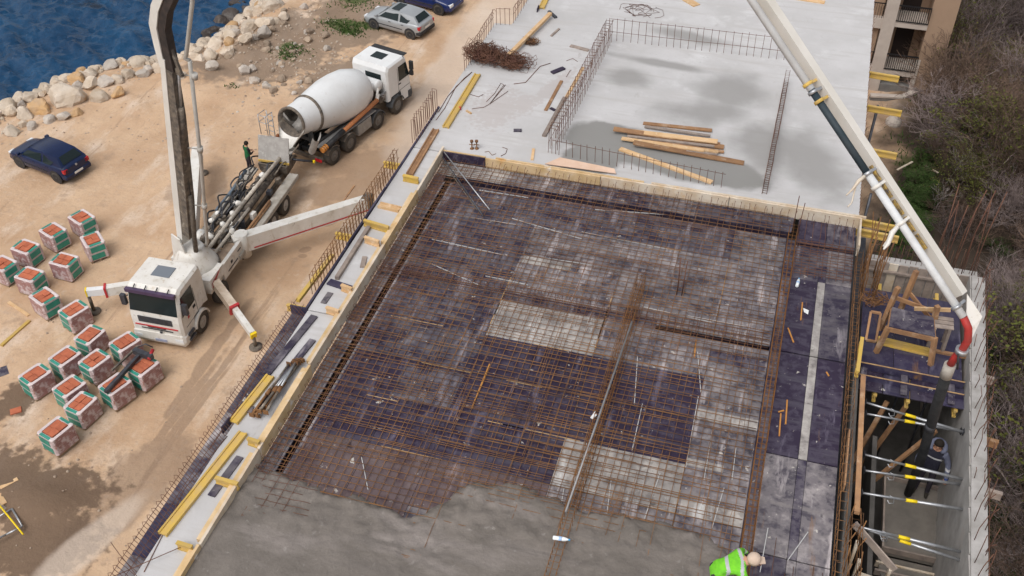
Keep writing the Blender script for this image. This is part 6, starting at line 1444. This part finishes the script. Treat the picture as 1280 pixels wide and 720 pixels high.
# ------------------------------------------------------------------ people
def person(name, label, loc, rz, J, mats, seg_mat, rad, extra=None, lev=3):
    """J: joints; body grown with a skin modifier, then split into materials by nearest bone"""
    names = list(J); ed = [('pelvis', 'spine'), ('spine', 'chest'), ('chest', 'neck'), ('neck', 'head'), ('head', 'crown')]
    for s in 'lr': ed += [('chest', 'sho'+s), ('sho'+s, 'elb'+s), ('elb'+s, 'wri'+s), ('wri'+s, 'hand'+s), ('pelvis', 'hip'+s), ('hip'+s, 'kne'+s), ('kne'+s, 'ank'+s), ('ank'+s, 'toe'+s)]
    me = bpy.data.meshes.new(name); me.from_pydata([tuple(J[k]) for k in names], [(names.index(a), names.index(b)) for a, b in ed], []); me.update()
    ob = bpy.data.objects.new(name, me); col.objects.link(ob)
    md = ob.modifiers.new('skin', 'SKIN')
    sv = me.skin_vertices[0].data
    for i, k in enumerate(names):
        r = rad.get(k, rad.get(k[:-1], .06)); r = r if isinstance(r, tuple) else (r, r); sv[i].radius = r; sv[i].use_root = (k == 'pelvis')
    ob.modifiers.new('sub', 'SUBSURF').levels = lev
    dg = bpy.context.evaluated_depsgraph_get(); dg.update(); m2 = bpy.data.meshes.new_from_object(ob.evaluated_get(dg))
    for m_ in mats: m2.materials.append(m_)
    for p in m2.polygons:
        c = p.center; best = None
        for a, b in ed:
            A_, B_ = V(J[a]), V(J[b]); dd = B_-A_; t = max(0, min(1, (c-A_).dot(dd)/max(1e-9, dd.length_squared))); e = (c-A_-dd*t).length / max(.03, (rad.get(b, rad.get(b[:-1], .06)) if not isinstance(rad.get(b, rad.get(b[:-1], .06)), tuple) else max(rad.get(b, rad.get(b[:-1])))))
            if best is None or e < best[0]: best = (e, a, b)
        p.material_index = seg_mat(best[1], best[2], c); p.use_smooth = True
    bpy.data.objects.remove(ob)
    # fingers joined to the same mesh
    g = MB(); g.m = 0
    sk = [i for i, m_ in enumerate(mats) if m_.name.startswith(('skin', 'glove'))][0]; g.m = sk
    for s in 'lr':
        w_, h_ = V(J['wri'+s]), V(J['hand'+s]); d = (h_-w_).normalized(); sd_ = d.cross(V((0, 0, 1)) if abs(d.z) < .9 else V((1, 0, 0))).normalized(); n = sd_.cross(d)
        for i in range(4):
            b = h_+sd_*(.03-.02*i); ln = (.07, .08, .075, .055)[i]; g.path([b-d*.03, b+d*ln*.5, b+d*ln*.85-n*.03], [.011, .01, .008], 5)
        b = w_.lerp(h_, .45)+sd_*.03; g.path([b, b+sd_*.03+d*.03, b+sd_*.035+d*.065-n*.015], [.012, .011, .009], 5)
    nv = len(m2.vertices)
    vs0 = [tuple(v.co) for v in m2.vertices]; fs0 = [list(p.vertices) for p in m2.polygons]; mi0 = [p.material_index for p in m2.polygons]
    me3 = bpy.data.meshes.new(name); me3.from_pydata(vs0+[tuple(v) for v in g.v], [], fs0+[[nv+i for i in f] for f in g.f])
    for m_ in mats: me3.materials.append(m_)
    me3.polygons.foreach_set('material_index', mi0+g.mi); me3.polygons.foreach_set('use_smooth', [True]*len(me3.polygons)); me3.update()
    o = bpy.data.objects.new(name, me3); col.objects.link(o); o.location = loc; o.rotation_euler = (0, 0, rz); tag(o, label, 'person')
    if extra: extra(o, J)
    return o
RAD = dict(pelvis=(.15, .12), spine=(.15, .11), chest=(.17, .12), neck=.06, head=(.085, .1), crown=(.07, .08), sho=.075, elb=.055, wri=.042, hand=(.045, .028), hip=.1, kne=.068, ank=.052, toe=(.048, .035))
def face(o, J, skin=True):
    h, c = V(J['head']), V(J['crown']); up = (c-V(J['neck'])).normalized(); f = V(J['_f']).normalized() if '_f' in J else V((1, 0, 0)); s = up.cross(f).normalized(); f = s.cross(up)
    q = MB(); b = h+f*.085; q.add([b+up*.03, b-up*.02+s*.016, b-up*.02-s*.016, b+f*.028-up*.015], [(0, 1, 3), (0, 3, 2), (1, 2, 3)]); q.build('nose', m_skin, o)
    for k in (1, -1):
        q = MB(); q.lathe([(.012, 0), (.008, .006)], 8, h+f*.082+s*.034*k+up*.035, f); q.build('eye', m_hair, o)
        q = MB(); q.lathe([(.026, -.01), (.02, .01)], 8, h+s*.088*k+up*.01, s*k); q.build('ear', m_skin, o)
    q = MB(); q.beam(h+f*.088-up*.045+s*.022, h+f*.088-up*.045-s*.022, .008, .01); q.build('mouth', mat('lip', (.3, .11, .09), None), o)
def dome(o, J, m_, nm, r=.112, lo=-.02, visor=None):
    h, c = V(J['head']), V(J['crown']); up = (c-h).normalized(); q = MB(); q.lathe([(r, lo), (r*1.02, .03), (r*.9, .085), (r*.55, .13), (.01, .145)], 18, h+up*.03, up); d_ = q.build(nm, m_, o)
    if visor:
        f = V(J['_f']).normalized(); s = up.cross(f).normalized(); f = s.cross(up); b = h+up*.045; q = MB()
        q.plate([b+s*.085+f*.05, b-s*.085+f*.05, b-s*.065+f*.2, b+s*.065+f*.2], .01); q.build('visor', m_, d_)
def stand(h=1.75, lean=0.0, arms=None):
    k = h/1.75; J = dict(pelvis=(0, 0, .95*k), spine=(.02+lean*.15, 0, 1.12*k), chest=(.02+lean*.35, 0, (1.36-lean*.06)*k), neck=(.03+lean*.5, 0, (1.5-lean*.1)*k), head=(.05+lean*.55, 0, (1.6-lean*.12)*k), crown=(.05+lean*.58, 0, (1.69-lean*.12)*k))
    for s, g_ in (('l', 1), ('r', -1)):
        J['sho'+s] = (.01+lean*.38, g_*.2, (1.41-lean*.08)*k); J['hip'+s] = (0, g_*.1, .9*k); J['kne'+s] = (.03, g_*.12, .5*k); J['ank'+s] = (-.01, g_*.13, .09*k); J['toe'+s] = (.15, g_*.15, .04*k)
        e, w_ = (arms or {}).get(s, ((.03, g_*.27, 1.13*k), (.16, g_*.24, .92*k)))
        J['elb'+s] = e; J['wri'+s] = w_; J['hand'+s] = tuple(V(w_)+(V(w_)-V(e)).normalized()*.09)
    return J
m_jeans = mat('trousers_dark', (.035, .03, .04), None, rough=.9); m_boot = mat('boots', (.03, .025, .02), None, rough=.8)
m_vestg = mat('vest_green', (.02, .14, .05), (.015, .1, .04), 6, .8); m_blackj = mat('jacket_black', (.02, .02, .022), (.035, .035, .04), 6, .85)
# J keys starting with '_' are not joints
def mk(name, label, loc, rz, J, f, mats, sm, extra, rad=RAD):
    def ex(o, JJ): JJ = dict(JJ); JJ['_f'] = f; extra(o, JJ)
    return person(name, label, loc, rz, J, mats, sm, rad, ex)
def sm_std(a, b, c):
    if b in ('head', 'crown') or b.startswith('hand'): return 0
    if b[:3] in ('sho', 'elb', 'wri'): return 1
    if b in ('spine', 'chest', 'neck'): return 2
    if b[:3] == 'toe': return 4
    return 3
p = P(313, 214, LOT); p.z = ground_z(p.x, p.y)
mk('person', 'person in dark clothes and green waistcoat standing behind the mixer hopper', tuple(p), R(60), stand(1.75, .05, {'l': ((.06, .27, 1.12), (.28, .12, 1.1)), 'r': ((.06, -.27, 1.12), (.28, -.1, 1.08))}), (1, 0, -.1),
   [m_skin, m_blackj, m_vestg, m_jeans, m_boot], sm_std, lambda o, J: (face(o, J), dome(o, J, m_hair, 'woolly_hat')))
p = P(346, 170, LOT+1.62); p.z = ground_z(p.x, p.y)
mk('person', 'person in dark navy jacket half hidden behind the tipped hopper cover', tuple(p), R(-20), stand(1.75, .1), (1, 0, -.1), [m_skin, mat('jacket_navy', (.02, .025, .06), None, rough=.85), MATS['jacket_navy'], m_jeans, m_boot], sm_std, lambda o, J: (face(o, J), dome(o, J, mat('cap_rust', (.25, .09, .04), None, rough=.8), 'cap')))
# worker in hi-vis bending over the cage at the edge of the pour
m_hivis = mat('hivis_green', (.19, .6, .03), (.13, .46, .03), 7, .8, bump=.03, bsc=9); m_refl = mat('reflective_grey', (.46, .46, .47), (.38, .38, .4), 9, rough=.5)
hd = P(943, 694, 1.28); rzw = R(15)
J = dict(pelvis=(-.42, 0, .92), spine=(-.28, 0, 1.04), chest=(-.06, 0, 1.16), neck=(.08, 0, 1.2), head=(.19, 0, 1.22), crown=(.21, 0, 1.32))
for s, g_ in (('l', 1), ('r', -1)):
    J['sho'+s] = (-.03, g_*.2, 1.17); J['elb'+s] = (.1, g_*.36, .98); J['wri'+s] = (.33, g_*.3, .82); J['hand'+s] = (.41, g_*.28, .77)
    J['hip'+s] = (-.42, g_*.1, .88); J['kne'+s] = (-.3, g_*.13, .47); J['ank'+s] = (-.42, g_*.14, .09); J['toe'+s] = (-.26, g_*.16, .04)
def sm_hv(a, b, c):
    if b in ('head', 'crown') or b.startswith('hand'): return 0
    if b in ('spine', 'chest', 'neck') or b[:3] == 'sho':
        return 5 if (abs(c.x+.24) < .03 or abs(c.x-.0+abs(c.y)*.1) < .028) else 2
    if b[:3] in ('elb', 'wri'): return 5 if abs(c.z-1.02) < .025 else (2 if c.z > .98 else 1)
    return 4 if b[:3] == 'toe' else 3
q0 = V((math.cos(rzw)*.19, math.sin(rzw)*.19, 0))
mk('person', 'person in bright green vest and pale cap bending over the deck mesh', (hd.x-q0.x, hd.y-q0.y, -.1), rzw, J, (1, 0, -.15), [m_skin, mat('sweater_grey', (.05, .05, .055), None, rough=.9), m_hivis, m_jeans, m_boot, m_refl], sm_hv,
   lambda o, J: (face(o, J), dome(o, J, mat('cap_beige', (.58, .45, .36), (.52, .4, .32), 9, .85), 'cap', .118, -.03, True)), dict(RAD, chest=(.165, .12), spine=(.15, .125), sho=.085, elb=.06, pelvis=(.165, .14)))
# worker in the shaft guiding the hose
hd = P(1173, 560, -1.0)
J = stand(1.75, -.1, {'l': ((-.0, .33, 1.16), (.2, .38, .98)), 'r': ((.1, -.3, 1.14), (.3, -.26, 1.12))})
m_hood = mat('hood_grey', (.13, .14, .2), (.1, .11, .16), 8, .9); m_navyj = mat('jacket_dark_navy', (.018, .018, .032), (.03, .03, .045), 8, .85); m_glove = mat('glove_blue', (.03, .06, .2), None, rough=.8)
def sm_pit(a, b, c):
    if b in ('head', 'crown'): return 0
    if b.startswith('hand'): return 5
    if b[:3] in ('sho', 'elb', 'wri'): return 6 if abs(c.z-1.12) < .02 and abs(c.y) > .2 else 1
    if b in ('spine', 'chest', 'neck'): return 6 if abs(c.z-1.3) < .014 and c.x > .0 else 2
    return 4 if b[:3] == 'toe' else 3
def pit_extra(o, J):
    face(o, J); h, c = V(J['head']), V(J['crown']); q = MB()
    q.lathe([(.105, -.01), (.108, .03), (.09, .08), (.05, .115), (.01, .125)], 16, h+V((-.015, 0, .035)), V((-.25, 0, 1))); q.build('hair', m_hair, o)
    q = MB(); q.path([V(J['neck'])+V((-.12*math.cos(t)+.01, .15*math.sin(t), .05+.09*math.cos(t)*(1 if math.cos(t) > 0 else .5))) for t in [R(-140+28*k) for k in range(11)]], [.03, .05, .06, .065, .07, .07, .07, .065, .06, .05, .03], 8); q.build('hood', m_hood, o)
hz = 1.6; rzs = R(-105)
mk('person', 'person in dark jacket with grey sleeves guiding the hose in the shaft', (hd.x, hd.y+.05, hd.z-hz), rzs, J, (1, 0, .1), [m_skin, m_hood, m_navyj, m_jeans, m_boot, m_glove, m_refl], sm_pit, pit_extra, dict(RAD, chest=(.19, .14), spine=(.17, .13), sho=.09, elb=.068, wri=.055, hand=(.05, .035)))
